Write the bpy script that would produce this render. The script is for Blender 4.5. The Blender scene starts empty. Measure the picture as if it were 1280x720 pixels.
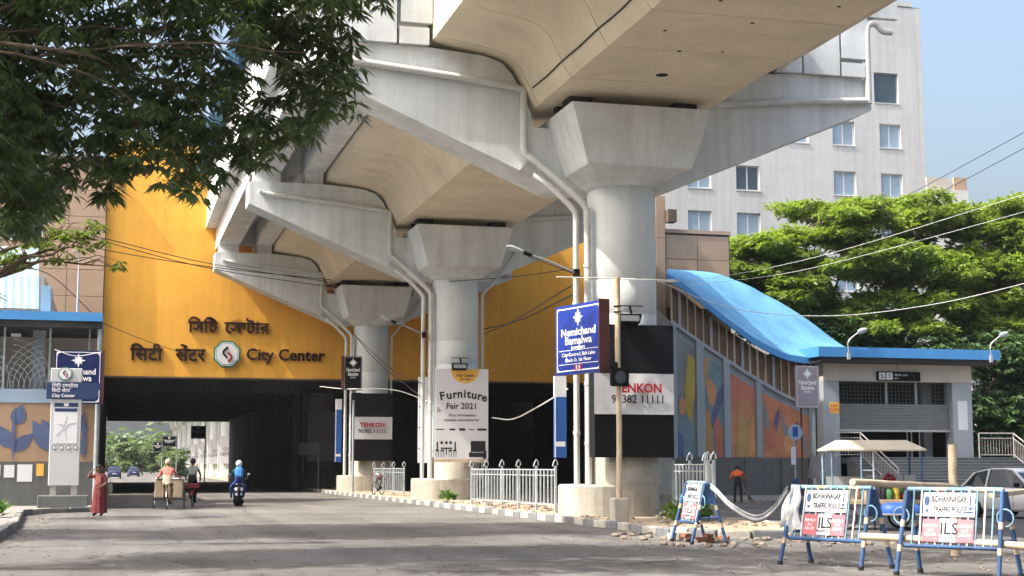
import bpy, bmesh, math, random
import numpy as np
from mathutils import Vector, Matrix
random.seed(7)
S = bpy.context.scene
C = S.collection
R = math.radians

# ------------------------------------------------------------------ camera
# World: +Y runs along the viaduct, +X to the right of it, camera stands on the road at the origin.
cam = bpy.data.cameras.new('camera')
cam.sensor_width = 36.0
cam.lens = 1850 / 1280 * 36
cam.clip_start = 0.1
cam.clip_end = 3000
co = bpy.data.objects.new('camera', cam)
co.location = (0, 0, 1.55)
co.rotation_euler = (R(90) + math.atan(223 / 1850), 0, R(-15.02))
C.objects.link(co)
S.camera = co

# ------------------------------------------------------------------ light
SUN = Vector((-1.0, -0.15, 1.3)).normalized()          # direction towards the sun
el = math.asin(SUN.z)
az = math.atan2(SUN.x, SUN.y)
W = bpy.data.worlds.new('World')
S.world = W
W.use_nodes = True
nt = W.node_tree
sky = nt.nodes.new('ShaderNodeTexSky')
sky.sky_type = 'NISHITA'
sky.sun_disc = False
sky.sun_elevation = el
sky.sun_rotation = az
sky.altitude = 0
sky.air_density = 1.3
sky.dust_density = 10.0
sky.ozone_density = 3.0
bg = nt.nodes['Background']
bg.inputs['Strength'].default_value = 0.115
nt.links.new(sky.outputs[0], bg.inputs[0])
sl = bpy.data.lights.new('sun', 'SUN')
sl.energy = 2.5
sl.angle = R(0.55)
sl.color = (1.0, 0.93, 0.83)
so = bpy.data.objects.new('sun', sl)
so.rotation_euler = SUN.to_track_quat('Z', 'Y').to_euler()
C.objects.link(so)
S.view_settings.view_transform = 'Standard'
S.view_settings.look = 'None'
S.view_settings.exposure = 1.8
S.view_settings.gamma = 1
S.view_settings.use_curve_mapping = False
S.render.engine = 'CYCLES'
S.cycles.max_bounces = 10
S.cycles.diffuse_bounces = 8
S.cycles.transparent_max_bounces = 4
S.cycles.caustics_reflective = False
S.cycles.caustics_refractive = False

# ------------------------------------------------------------------ materials
MATS = {}

def mat(name, c, rough=0.85, var=0.12, scale=1.5, streak=0.0, bump=0.15, bscale=30, metal=0.0, spec=0.3, dirt=0.0, trans=0.0, panel=None, road=False):
    """Procedural surface: base colour varied by two noises, optional vertical rain streaks and blotchy dirt."""
    if name in MATS:
        return MATS[name]
    m = bpy.data.materials.new(name)
    m.use_nodes = True
    t = m.node_tree
    N, L = t.nodes, t.links
    p = N['Principled BSDF']
    p.inputs['Roughness'].default_value = rough
    p.inputs['Metallic'].default_value = metal
    p.inputs['Specular IOR Level'].default_value = spec
    g = N.new('ShaderNodeNewGeometry')

    def noise(sc, det, vec=(1, 1, 1)):
        mp = N.new('ShaderNodeMapping')
        mp.inputs['Scale'].default_value = vec
        L.new(g.outputs['Position'], mp.inputs['Vector'])
        n = N.new('ShaderNodeTexNoise')
        n.inputs['Scale'].default_value = sc
        n.inputs['Detail'].default_value = det
        L.new(mp.outputs[0], n.inputs['Vector'])
        return n.outputs['Fac']

    def ramp(fac, lo, hi, a, b):
        r = N.new('ShaderNodeMapRange')
        r.inputs['From Min'].default_value = lo
        r.inputs['From Max'].default_value = hi
        r.inputs['To Min'].default_value = a
        r.inputs['To Max'].default_value = b
        L.new(fac, r.inputs['Value'])
        return r.outputs[0]

    def mul(a, b):
        q = N.new('ShaderNodeMath')
        q.operation = 'MULTIPLY'
        L.new(a, q.inputs[0])
        L.new(b, q.inputs[1])
        return q.outputs[0]
    v = mul(ramp(noise(scale, 5), 0.3, 0.7, 1 - var, 1 + var), ramp(noise(scale * 9, 3), 0.3, 0.7, 1 - var * 0.5, 1 + var * 0.5))
    if streak:
        v = mul(v, ramp(noise(1.0, 6, (2.6, 2.6, 0.12)), 0.42, 0.72, 1.0, 1 - streak))
        v = mul(v, ramp(noise(1.0, 3, (9, 9, 0.25)), 0.5, 0.75, 1.0, 1 - streak * 0.6))
    if dirt:
        v = mul(v, ramp(noise(0.55, 8), 0.48, 0.7, 1.0, 1 - dirt))
    if panel:                                   # faint shutter-board joints left in cast concrete, paint seams on plaster
        sp = N.new('ShaderNodeSeparateXYZ')
        L.new(g.outputs['Position'], sp.inputs[0])
        ad = N.new('ShaderNodeMath')
        L.new(sp.outputs[0], ad.inputs[0]); L.new(sp.outputs[1], ad.inputs[1])
        cb = N.new('ShaderNodeCombineXYZ')
        L.new(ad.outputs[0], cb.inputs[0]); L.new(sp.outputs[2], cb.inputs[1])
        bk = N.new('ShaderNodeTexBrick')
        bk.inputs['Scale'].default_value = 1.0
        bk.inputs['Brick Width'].default_value = panel[0]
        bk.inputs['Row Height'].default_value = panel[1]
        bk.inputs['Mortar Size'].default_value = panel[2]
        bk.inputs['Mortar Smooth'].default_value = 0.3
        bk.inputs['Color1'].default_value = (1, 1, 1, 1)
        bk.inputs['Color2'].default_value = (panel[4],) * 3 + (1,)
        bk.inputs['Mortar'].default_value = (panel[3],) * 3 + (1,)
        L.new(cb.outputs[0], bk.inputs['Vector'])
        v = mul(v, bk.outputs['Color'])
    if road:                                    # wheel tracks, patched areas, oil spots and cracks
        v = mul(v, ramp(noise(1.0, 3, (1.1, 0.035, 1)), 0.40, 0.62, 0.86, 1.12))
        v = mul(v, ramp(noise(0.22, 9), 0.42, 0.60, 0.82, 1.10))
        v = mul(v, ramp(noise(1.7, 2), 0.66, 0.74, 1.0, 0.62))
        for sc, wd in ((0.33, 0.012), (0.9, 0.018)):
            vo = N.new('ShaderNodeTexVoronoi')
            vo.feature = 'DISTANCE_TO_EDGE'
            vo.inputs['Scale'].default_value = sc
            nz = N.new('ShaderNodeTexNoise'); nz.inputs['Scale'].default_value = 1.3; nz.inputs['Detail'].default_value = 6
            L.new(g.outputs['Position'], nz.inputs['Vector'])
            mm = N.new('ShaderNodeMix'); mm.data_type = 'VECTOR'; mm.inputs['Factor'].default_value = 0.35
            L.new(g.outputs['Position'], mm.inputs[4]); L.new(nz.outputs['Color'], mm.inputs[5])
            L.new(mm.outputs[1], vo.inputs['Vector'])
            v = mul(v, ramp(vo.outputs['Distance'], 0.0, wd, 0.62, 1.0))
    mx = N.new('ShaderNodeVectorMath')
    mx.operation = 'SCALE'
    mx.inputs[0].default_value = c[:3]
    L.new(v, mx.inputs['Scale'])
    L.new(mx.outputs[0], p.inputs['Base Color'])
    if trans:
        p.inputs['Subsurface Weight'].default_value = 0
    if bump:
        bn = N.new('ShaderNodeBump')
        bn.inputs['Strength'].default_value = bump
        bn.inputs['Distance'].default_value = 0.02
        L.new(noise(bscale, 4), bn.inputs['Height'])
        L.new(bn.outputs[0], p.inputs['Normal'])
    MATS[name] = m
    return m


def leaf_mat(name, c, tl=0.35, var=0.45, scale=0.6, rough=0.5):
    m = bpy.data.materials.new(name)
    m.use_nodes = True
    t = m.node_tree
    N, L = t.nodes, t.links
    p = N['Principled BSDF']
    p.inputs['Roughness'].default_value = rough
    p.inputs['Specular IOR Level'].default_value = 0.35
    g = N.new('ShaderNodeNewGeometry')
    n = N.new('ShaderNodeTexNoise')
    n.inputs['Scale'].default_value = scale
    n.inputs['Detail'].default_value = 6
    L.new(g.outputs['Position'], n.inputs['Vector'])
    r = N.new('ShaderNodeMapRange')
    r.inputs['From Min'].default_value = 0.3
    r.inputs['From Max'].default_value = 0.7
    r.inputs['To Min'].default_value = 1 - var
    r.inputs['To Max'].default_value = 1 + var
    L.new(n.outputs['Fac'], r.inputs['Value'])
    mx = N.new('ShaderNodeVectorMath')
    mx.operation = 'SCALE'
    mx.inputs[0].default_value = c
    L.new(r.outputs[0], mx.inputs['Scale'])
    L.new(mx.outputs[0], p.inputs['Base Color'])
    tr = N.new('ShaderNodeBsdfTranslucent')
    ty = N.new('ShaderNodeVectorMath')
    ty.operation = 'MULTIPLY'
    ty.inputs[1].default_value = (1.5, 1.6, 0.5)
    L.new(mx.outputs[0], ty.inputs[0])
    L.new(ty.outputs[0], tr.inputs['Color'])
    ms = N.new('ShaderNodeMixShader')
    ms.inputs[0].default_value = tl
    L.new(p.outputs[0], ms.inputs[1])
    L.new(tr.outputs[0], ms.inputs[2])
    L.new(ms.outputs[0], N['Material Output'].inputs['Surface'])
    MATS[name] = m
    return m


M_PAINT = mat('painted_concrete', (0.66, 0.70, 0.71), 0.8, 0.06, 0.8, streak=0.16, bump=0.14, dirt=0.12, panel=(2.4, 1.22, 0.010, 0.86, 0.97))
M_SHAFT = mat('painted_shaft', (0.59, 0.63, 0.635), 0.7, 0.05, 0.6, streak=0.10, bump=0.1, dirt=0.08)
M_BEIGE = mat('girder_concrete', (0.70, 0.62, 0.475), 0.85, 0.07, 0.5, streak=0.05, bump=0.15, dirt=0.10)
M_PLINTH = mat('plinth_concrete', (0.44, 0.41, 0.35), 0.9, 0.14, 0.9, streak=0.25, bump=0.3, dirt=0.25)
M_PGIRD = mat('platform_concrete', (0.64, 0.66, 0.66), 0.85, 0.08, 0.7, streak=0.2, bump=0.1, dirt=0.1)
M_DARKC = mat('shade_dark_concrete', (0.05, 0.05, 0.05), 0.9, 0.2, 0.5, streak=0.2, dirt=0.3)  # near-black tone puts the deep shade of the underpass into the colour
M_BEAR = mat('bearing_rubber', (0.03, 0.03, 0.03), 0.8)
M_PIPE = mat('pipe_grey', (0.56, 0.57, 0.55), 0.5, 0.08, 1.5, streak=0.1, bump=0.03)
M_YEL = mat('yellow_render', (0.80, 0.41, 0.06), 0.85, 0.06, 0.35, streak=0.09, bump=0.12, dirt=0.07, panel=(3.1, 2.4, 0.007, 0.88, 0.98))
M_TILE = mat('brown_cladding', (0.34, 0.245, 0.175), 0.6, 0.08, 0.8, bump=0.05)
M_TILE2 = mat('brown_cladding_light', (0.38, 0.27, 0.19), 0.6, 0.08, 0.8, bump=0.05)
M_JOINT = mat('joint_dark', (0.10, 0.075, 0.06), 0.9)
M_OFFICE = mat('office_wall', (0.52, 0.53, 0.535), 0.85, 0.06, 0.25, streak=0.14, bump=0.08, dirt=0.08)
M_WFRAME = mat('window_white', (0.74, 0.76, 0.78), 0.5, 0.03)
M_GLASS = mat('window_glass', (0.30, 0.40, 0.50), 0.12, 0.15, 0.3, bump=0.0, spec=0.8)
M_GLASSD = mat('window_dark', (0.05, 0.075, 0.10), 0.08, 0.2, 0.3, bump=0.0, spec=0.8)
M_CURT = mat('curtain_pale', (0.62, 0.66, 0.70), 0.8, 0.1, 4)
M_ASPH = mat('asphalt', (0.128, 0.122, 0.116), 0.92, 0.13, 0.35, bump=0.5, bscale=45, dirt=0.15, road=True)
M_SOIL = mat('dry_soil', (0.36, 0.285, 0.205), 0.95, 0.25, 1.2, bump=0.6, bscale=12, dirt=0.2)
M_PAVE = mat('pavement_slab', (0.21, 0.20, 0.19), 0.9, 0.18, 0.8, bump=0.3, dirt=0.25)
M_KW = mat('kerb_white', (0.40, 0.38, 0.34), 0.9, 0.2, 2.5, bump=0.4, dirt=0.35)
M_KB = mat('kerb_dark', (0.17, 0.175, 0.185), 0.9, 0.25, 2.5, bump=0.4, dirt=0.3)
M_KG = mat('kerb_grey', (0.24, 0.23, 0.21), 0.9, 0.25, 2.5, bump=0.4, dirt=0.3)
M_BLUER = mat('roof_blue', (0.115, 0.30, 0.50), 0.8, 0.12, 0.5, bump=0.05, dirt=0.25)
M_BLUEF = mat('fascia_blue', (0.06, 0.24, 0.53), 0.5, 0.06, 0.8, bump=0.03)
M_SHEET = mat('sheet_pale_blue', (0.24, 0.35, 0.43), 0.5, 0.06, 0.8, bump=0.03)
M_BGREY = mat('wall_blue_grey', (0.27, 0.325, 0.36), 0.8, 0.08, 0.7, streak=0.1, bump=0.05)
M_LBLUE = mat('band_light_blue', (0.30, 0.40, 0.50), 0.7, 0.06, 0.9)
M_GRAN = mat('granite_dark', (0.115, 0.12, 0.12), 0.45, 0.15, 3, streak=0.15, bump=0.05)
M_BEIGEW = mat('wall_beige', (0.46, 0.42, 0.37), 0.8, 0.06, 0.7, streak=0.08)
M_PILLAR = mat('pillar_grey', (0.30, 0.33, 0.36), 0.5, 0.06, 1.2)
M_SHUT = mat('shutter_steel', (0.20, 0.215, 0.21), 0.5, 0.06, 2, metal=0.2)
M_BLACK = mat('black_matt', (0.010, 0.010, 0.011), 0.9, 0.2, 2, spec=0.1)
M_BLKCLOTH = mat('black_cloth', (0.010, 0.012, 0.015), 0.8, 0.2, 3, spec=0.15, bump=0.2, bscale=6)
M_WHITE = mat('white_print', (0.64, 0.65, 0.68), 0.6, 0.04, 1.5, bump=0.04)
M_RAILW = mat('rail_white', (0.36, 0.40, 0.42), 0.5, 0.15, 3, bump=0.05, dirt=0.2)
M_STEEL = mat('steel_rail', (0.50, 0.47, 0.45), 0.35, 0.1, 3, metal=0.5)
M_NAVY = mat('sign_navy', (0.010, 0.018, 0.085), 0.4, 0.05)
M_NAVY2 = mat('totem_navy', (0.025, 0.045, 0.12), 0.4, 0.05)
M_ROYAL = mat('sign_blue', (0.010, 0.030, 0.24), 0.35, 0.12, 1.2)
M_ADBLUE = mat('ad_blue', (0.02, 0.085, 0.30), 0.4, 0.1)
M_MAROON = mat('sign_side_maroon', (0.09, 0.03, 0.025), 0.6, 0.2, 3)
M_LET = mat('letter_brown', (0.028, 0.012, 0.009), 0.85, 0.1, spec=0.1)
M_LETW = mat('letter_white', (0.78, 0.78, 0.80), 0.5, 0.03)
M_LETK = mat('letter_black', (0.02, 0.02, 0.022), 0.6, 0.05)
M_RED = mat('print_red', (0.42, 0.02, 0.03), 0.6, 0.08)
M_PINK = mat('print_pink', (0.52, 0.15, 0.18), 0.6, 0.1, 2)
M_ORPR = mat('print_orange', (0.75, 0.42, 0.08), 0.6, 0.05)
M_GREENR = mat('emblem_green', (0.02, 0.16, 0.10), 0.5)
M_TOTG = mat('totem_grey', (0.46, 0.47, 0.48), 0.45, 0.03)
M_PURP = mat('sign_lilac', (0.28, 0.25, 0.30), 0.5, 0.05)
M_BBLUE = mat('barricade_blue', (0.045, 0.105, 0.24), 0.6, 0.25, 6, bump=0.15, streak=0.3, dirt=0.5)
M_BBEIGE = mat('barricade_cream', (0.52, 0.42, 0.30), 0.6, 0.2, 4, dirt=0.2)
M_BLT = mat('barricade_paleblue', (0.22, 0.38, 0.50), 0.65, 0.25, 6, bump=0.15, streak=0.3, dirt=0.45)
M_BAMBOO = mat('bamboo', (0.50, 0.41, 0.30), 0.7, 0.2, 3, bump=0.1)
M_WOOD = mat('wood_post', (0.42, 0.30, 0.19), 0.8, 0.2, 2, streak=0.2)
M_TYRE = mat('tyre_rubber', (0.02, 0.02, 0.02), 0.85, 0.1)
M_CHROME = mat('chrome', (0.6, 0.6, 0.6), 0.25, 0.05, metal=0.9)
M_CARP = mat('car_paint_white', (0.76, 0.77, 0.78), 0.3, 0.04, 0.8, spec=0.6)
M_CARG = mat('car_glass', (0.015, 0.018, 0.022), 0.08, 0.05, spec=0.7)
M_SKIN = mat('skin', (0.22, 0.115, 0.07), 0.6, 0.06)
M_HAIR = mat('hair_black', (0.012, 0.010, 0.010), 0.6)
M_CANOPY = mat('canopy_cloth', (0.52, 0.46, 0.37), 0.8, 0.1, 2, dirt=0.15)
M_TRUNK = mat('bark', (0.12, 0.09, 0.065), 0.95, 0.25, 3, bump=0.7, bscale=15)
M_WIRE = mat('wire_black', (0.02, 0.02, 0.02), 0.6)
M_WIREW = mat('wire_pale', (0.62, 0.62, 0.60), 0.5)
M_AMBER = mat('pane_brown', (0.17, 0.095, 0.05), 0.25, 0.35, 0.6, bump=0, spec=0.5)
M_PLASTIC = mat('plastic_sheet', (0.44, 0.46, 0.48), 0.35, 0.1, 5, bump=0.3, bscale=20)
M_BRICK = mat('brick_red', (0.30, 0.13, 0.08), 0.9, 0.25, 6, bump=0.3)
M_ROCK = mat('rubble_stone', (0.20, 0.17, 0.14), 0.95, 0.3, 4, bump=0.5)

L_MANGO = leaf_mat('mango_leaf', (0.092, 0.132, 0.062), 0.38, 0.55, 0.9, 0.27)
L_GUL = leaf_mat('feathery_leaf', (0.165, 0.225, 0.05), 0.45, 0.45, 0.4)
L_DARK = leaf_mat('dark_leaf', (0.055, 0.105, 0.038), 0.3, 0.5, 0.5)
L_FAR = leaf_mat('hazed_far_leaf', (0.12, 0.17, 0.085), 0.3, 0.4, 0.3)  # paler green stands in for haze over the distant trees
L_YOUNG = leaf_mat('young_leaf', (0.13, 0.18, 0.035), 0.4, 0.4, 1.5)
L_GRASS = leaf_mat('weed_leaf', (0.08, 0.17, 0.03), 0.3, 0.4, 3)
L_DRY = leaf_mat('dry_leaf', (0.12, 0.08, 0.04), 0.1, 0.5, 6)

# ------------------------------------------------------------------ builders
def tag(o, label=None, cat=None, group=None, kind=None):
    if label: o['label'] = label
    if cat: o['category'] = cat
    if group: o['group'] = group
    if kind: o['kind'] = kind
    return o


def root(name, label, cat, loc=(0, 0, 0), rz=0.0, group=None):
    o = bpy.data.objects.new(name, None)
    o.empty_display_size = 0.3
    o.location = loc
    o.rotation_euler = (0, 0, rz)
    C.objects.link(o)
    return tag(o, label, cat, group)


def copy_tree(o, parent=None):
    c = o.copy()
    C.objects.link(c)
    if parent is not None:
        c.parent = parent
    for ch in list(o.children):
        copy_tree(ch, c)
    return c


class B:
    """Collects shapes into one mesh."""
    split = False
    def __init__(s):
        s.v, s.f, s.sm, s.mi = [], [], [], []
        s.cur = 0

    def add(s, vs, fs, smooth=False):
        n = len(s.v)
        s.v += [tuple(p) for p in vs]
        for f in fs:
            s.f.append(tuple(i + n for i in f))
            s.sm.append(smooth)
            s.mi.append(s.cur)
        return s

    def box(s, x0, x1, y0, y1, z0, z1):
        return s.add([(x0, y0, z0), (x1, y0, z0), (x1, y1, z0), (x0, y1, z0), (x0, y0, z1), (x1, y0, z1), (x1, y1, z1), (x0, y1, z1)],
                     [(0, 3, 2, 1), (4, 5, 6, 7), (0, 1, 5, 4), (1, 2, 6, 5), (2, 3, 7, 6), (3, 0, 4, 7)])

    def bbox(s, x0, x1, y0, y1, z0, z1, b=0.02):
        """box with chamfered edges (24 outer points, octagonal loops)"""
        def loop(z, i):
            return [(x0 + i + b, y0 + i, z), (x1 - i - b, y0 + i, z), (x1 - i, y0 + i + b, z), (x1 - i, y1 - i - b, z), (x1 - i - b, y1 - i, z), (x0 + i + b, y1 - i, z), (x0 + i, y1 - i - b, z), (x0 + i, y0 + i + b, z)]
        return s.loft([loop(z0, b * 0.7), loop(z0 + b, 0), loop(z1 - b, 0), loop(z1, b * 0.7)])

    def loft(s, loops, smooth=False, caps=True, closed=True):
        n = len(loops[0])
        vs = [p for l in loops for p in l]
        fs = []
        for i in range(len(loops) - 1):
            for j in range(n if closed else n - 1):
                a, b = i * n + j, i * n + (j + 1) % n
                fs.append((a, b, b + n, a + n))
        k = len(s.f)
        s.add(vs, fs, smooth)
        if caps and closed:
            o = len(s.v) - len(vs)
            o2 = o + (len(loops) - 1) * n
            if smooth or s.split:               # caps get their own vertices so that they do not bend the side normals
                o = len(s.v); s.v += [tuple(p) for p in loops[0]]
                o2 = len(s.v); s.v += [tuple(p) for p in loops[-1]]
            s.f.append(tuple(o + j for j in range(n))[::-1]); s.sm.append(False); s.mi.append(s.cur)
            s.f.append(tuple(o2 + j for j in range(n))); s.sm.append(False); s.mi.append(s.cur)
        return s

    def prism_y(s, prof, y0, y1):
        """profile of (x,z) extruded along y"""
        return s.loft([[(x, y0, z) for x, z in prof], [(x, y1, z) for x, z in prof]])

    def prism_x(s, prof, x0, x1):
        return s.loft([[(x0, y, z) for y, z in prof], [(x1, y, z) for y, z in prof]])

    def prism_z(s, prof, z0, z1):
        return s.loft([[(x, y, z0) for x, y in prof], [(x, y, z1) for x, y in prof]])

    def lathe(s, prof, cx=0, cy=0, n=24, smooth=True, caps=True):
        return s.loft([[(cx + r * math.cos(2 * math.pi * j / n), cy + r * math.sin(2 * math.pi * j / n), z) for j in range(n)] for r, z in prof], smooth, caps)

    def tube(s, pts, r, n=8, smooth=True, rs=None):
        pts = [Vector(p) for p in pts]
        loops = []
        up = None
        for i, p in enumerate(pts):
            d = (pts[min(i + 1, len(pts) - 1)] - pts[max(i - 1, 0)])
            d = d.normalized() if d.length > 1e-9 else Vector((0, 0, 1))
            if up is None:
                up = Vector((0, 0, 1)) if abs(d.z) < 0.9 else Vector((1, 0, 0))
            a = d.cross(up).normalized()
            b = a.cross(d).normalized()
            up = b
            rr = rs[i] if rs else r
            loops.append([p + a * rr * math.cos(2 * math.pi * j / n) + b * rr * math.sin(2 * math.pi * j / n) for j in range(n)])
        return s.loft(loops, smooth)

    def beam(s, p, q, w, h, upv=(0, 0, 1)):
        p, q = Vector(p), Vector(q)
        d = (q - p).normalized()
        u = Vector(upv)
        if abs(d.dot(u)) > 0.95: u = Vector((0, 1, 0))
        a = d.cross(u).normalized() * w / 2
        b = a.cross(d).normalized() * h / 2
        return s.loft([[e - a - b, e + a - b, e + a + b, e - a + b] for e in (p, q)])

    def torus(s, c, R_, r, axis='x', n=24, m=6):
        vs, fs = [], []
        for i in range(n):
            t = 2 * math.pi * i / n
            for j in range(m):
                u = 2 * math.pi * j / m
                rr = R_ + r * math.cos(u)
                a, b, k = rr * math.cos(t), rr * math.sin(t), r * math.sin(u)
                q = {'x': (k, a, b), 'y': (a, k, b), 'z': (a, b, k)}[axis]
                vs.append((c[0] + q[0], c[1] + q[1], c[2] + q[2]))
        for i in range(n):
            for j in range(m):
                fs.append((i * m + j, ((i + 1) % n) * m + j, ((i + 1) % n) * m + (j + 1) % m, i * m + (j + 1) % m))
        return s.add(vs, fs, True)

    def ball(s, c, r, n=10, m=7, sc=(1, 1, 1)):
        loops = []
        for i in range(1, m):
            a = math.pi * i / m
            loops.append([(c[0] + r * sc[0] * math.sin(a) * math.cos(2 * math.pi * j / n), c[1] + r * sc[1] * math.sin(a) * math.sin(2 * math.pi * j / n), c[2] - r * sc[2] * math.cos(a)) for j in range(n)])
        return s.loft(loops, True)

    def poly(s, pts):
        return s.add(pts, [tuple(range(len(pts)))])

    def slab_poly(s, pts2, y, t=0.012):
        """flat outline in XZ facing -Y, thickness t"""
        a = sum(pts2[i][0] * pts2[(i + 1) % len(pts2)][1] - pts2[(i + 1) % len(pts2)][0] * pts2[i][1] for i in range(len(pts2)))
        if a < 0: pts2 = pts2[::-1]
        n = len(pts2)
        vs = [(x, y - t, z) for x, z in pts2] + [(x, y, z) for x, z in pts2]
        fs = [tuple(range(n))] + [(i, i + n, (i + 1) % n + n, (i + 1) % n) for i in range(n)]
        return s.add(vs, fs)

    def build(s, name, m, parent=None, origin=None, fix=True):
        me = bpy.data.meshes.new(name)
        o = origin
        if o is None:
            o = parent.location if (parent is not None and getattr(s, 'world', False)) else (0, 0, 0)
        vs = s.v if tuple(o) == (0, 0, 0) else [(a - o[0], b - o[1], c - o[2]) for a, b, c in s.v]
        me.from_pydata(vs, [], s.f)
        for k in (m if isinstance(m, (list, tuple)) else [m]):
            me.materials.append(k)
        me.polygons.foreach_set('use_smooth', s.sm)
        if any(s.mi):
            me.polygons.foreach_set('material_index', s.mi)
        if fix:
            bm = bmesh.new()
            bm.from_mesh(me)
            bmesh.ops.recalc_face_normals(bm, faces=bm.faces)
            bm.to_mesh(me)
            bm.free()
        me.update()
        ob = bpy.data.objects.new(name, me)
        C.objects.link(ob)
        if parent is not None:
            ob.parent = parent
        return ob


class WB(B):
    """B whose points are world coordinates: build() subtracts the parent's (unrotated) location."""
    world = True


def single(o, label, cat, group=None):
    return tag(o, label, cat, group)


TEXTS = []

def text(body, parent, m, x, z, size, y=-0.02, name='lettering', align='CENTER', bold=0.0, ext=0.003, sx=1.0, rot=None, ay='CENTER'):
    """Lettering facing local -Y of parent; converted to a mesh at the end."""
    c = bpy.data.curves.new(name, 'FONT')
    c.body = body
    c.size = size
    c.align_x = align
    c.align_y = ay
    c.extrude = ext
    c.offset = bold * size
    c.resolution_u = 2
    c.materials.append(m)
    o = bpy.data.objects.new(name, c)
    o.location = (x, y, z)
    o.rotation_euler = rot if rot else (R(90), 0, 0)
    o.scale = (sx, 1, 1)
    C.objects.link(o)
    if parent is not None:
        o.parent = parent
    TEXTS.append(o)
    return o


def convert_texts():
    bpy.context.view_layer.update()
    dg = bpy.context.evaluated_depsgraph_get()
    made = []
    for o in TEXTS:
        me = bpy.data.meshes.new_from_object(o.evaluated_get(dg))
        made.append((o, me))
    for o, me in made:
        n = bpy.data.objects.new('tmp', me)
        nm = o.name
        n.location, n.rotation_euler, n.scale, n.parent = o.location, o.rotation_euler, o.scale, o.parent
        for k in o.keys(): n[k] = o[k]
        bpy.data.objects.remove(o)
        n.name = nm.split('.')[0]
        C.objects.link(n)
    TEXTS.clear()


def arc(pts, n=6):
    """smooth polyline through control points (Catmull-Rom)"""
    P = [Vector(p) for p in pts]
    P = [P[0] * 2 - P[1]] + P + [P[-1] * 2 - P[-2]]
    out = []
    for i in range(1, len(P) - 2):
        for k in range(n):
            t = k / n
            a, b, c, d = P[i - 1], P[i], P[i + 1], P[i + 2]
            out.append(0.5 * ((2 * b) + (c - a) * t + (2 * a - 5 * b + 4 * c - d) * t * t + (3 * b - a - 3 * c + d) * t ** 3))
    out.append(P[-2])
    return out


def struct(name, b, m):
    return tag(b.build(name, m), kind='structure')

# ------------------------------------------------------------------ ground, road, pavements
struct('ground', WB().box(-900, 900, -60, 1500, -0.6, -0.03), mat('ground_dust', (0.22, 0.20, 0.165), 0.95, 0.2, 0.1, bump=0.3))
b = WB()
b.add([(-6, -25, 0), (80, -25, 0), (80, 57.6, 0), (26, 57.6, 0), (26, 60, 0), (26, 420, 0), (-6, 420, 0)], [(0, 1, 2, 3, 4, 5, 6)])
struct('road', b, M_ASPH)
# median
AX = 14.25
nose = [(12.2 + 2 - 2 * math.cos(a), 31.5 - 1.6 * math.sin(a)) for a in np.linspace(0, math.pi, 9)]
prof = [(12.22, 420)] + [(x, y) for x, y in nose] + [(16.2, 420)]
struct('median', WB().prism_z(prof[::-1], -0.02, 0.15), M_SOIL)
kerb = tag(bpy.data.objects.new('median_kerb', None), kind='structure'); C.objects.link(kerb)

def stone_mesh(L, m, nm):
    r = random.Random(len(nm) * 7 + int(L * 100))
    b = B().bbox(-0.09, 0.11, -L / 2, L / 2, -0.02, 0.185, 0.025)
    b.v = [(x + r.uniform(-.008, .008), y, z + r.uniform(-.008, .008)) for x, y, z in b.v]
    o = b.build(nm, m)
    return o.data, o

protos = []
for m in (M_KW, M_KB, M_KG):
    me, o = stone_mesh(0.86, m, 'kerb_stone')
    bpy.data.objects.remove(o)
    protos.append(me)

def stones(path, parent, pat, step=0.9):
    """kerb stones one by one along a polyline"""
    P = [Vector((x, y, 0)) for x, y in path]
    k = 0
    for a, c in zip(P, P[1:]):
        n = max(1, round((c - a).length / step))
        for i in range(n):
            q = a.lerp(c, (i + 0.5) / n)
            d = c - a
            o = bpy.data.objects.new('kerb_stone', protos[pat[k % len(pat)]])
            o.location = (q.x, q.y, random.uniform(-0.02, 0.012))
            o.rotation_euler = (random.uniform(-.02, .02), random.uniform(-.04, .04), math.atan2(-d.x, d.y) + random.uniform(-.03, .03))
            o.scale = (1, d.length / n / 0.9, 1)
            C.objects.link(o)
            o.parent = parent
            k += 1
stones([(12.2, 100), (12.2, 31.5)] + nose[1:-1] + [(16.2, 31.5), (16.2, 44)], kerb, [0, 1])
# left pavement and its kerb
lp = [(-2.35, -20), (-2.35, 40), (-2.75, 49.5), (-2.0, 52.3), (-0.75, 53.2), (-0.25, 56), (-0.25, 92), (-60, 92), (-60, -20)]
struct('left_pavement', WB().prism_z(lp, -0.02, 0.13), M_PAVE)
lk = tag(bpy.data.objects.new('left_kerb', None), kind='structure'); C.objects.link(lk)
stones([(-2.35, 18), (-2.35, 40), (-2.75, 49.5), (-2.0, 52.3), (-0.75, 53.2), (-0.25, 56)], lk, [2, 2, 2, 1])
struct('right_pavement', WB().box(26.2, 70, 57.8, 70, -0.02, 0.13), M_PAVE)
rk = tag(bpy.data.objects.new('right_kerb', None), kind='structure'); C.objects.link(rk)
stones([(26.2, 57.8), (48, 57.8)], rk, [2, 1, 2])

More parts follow.
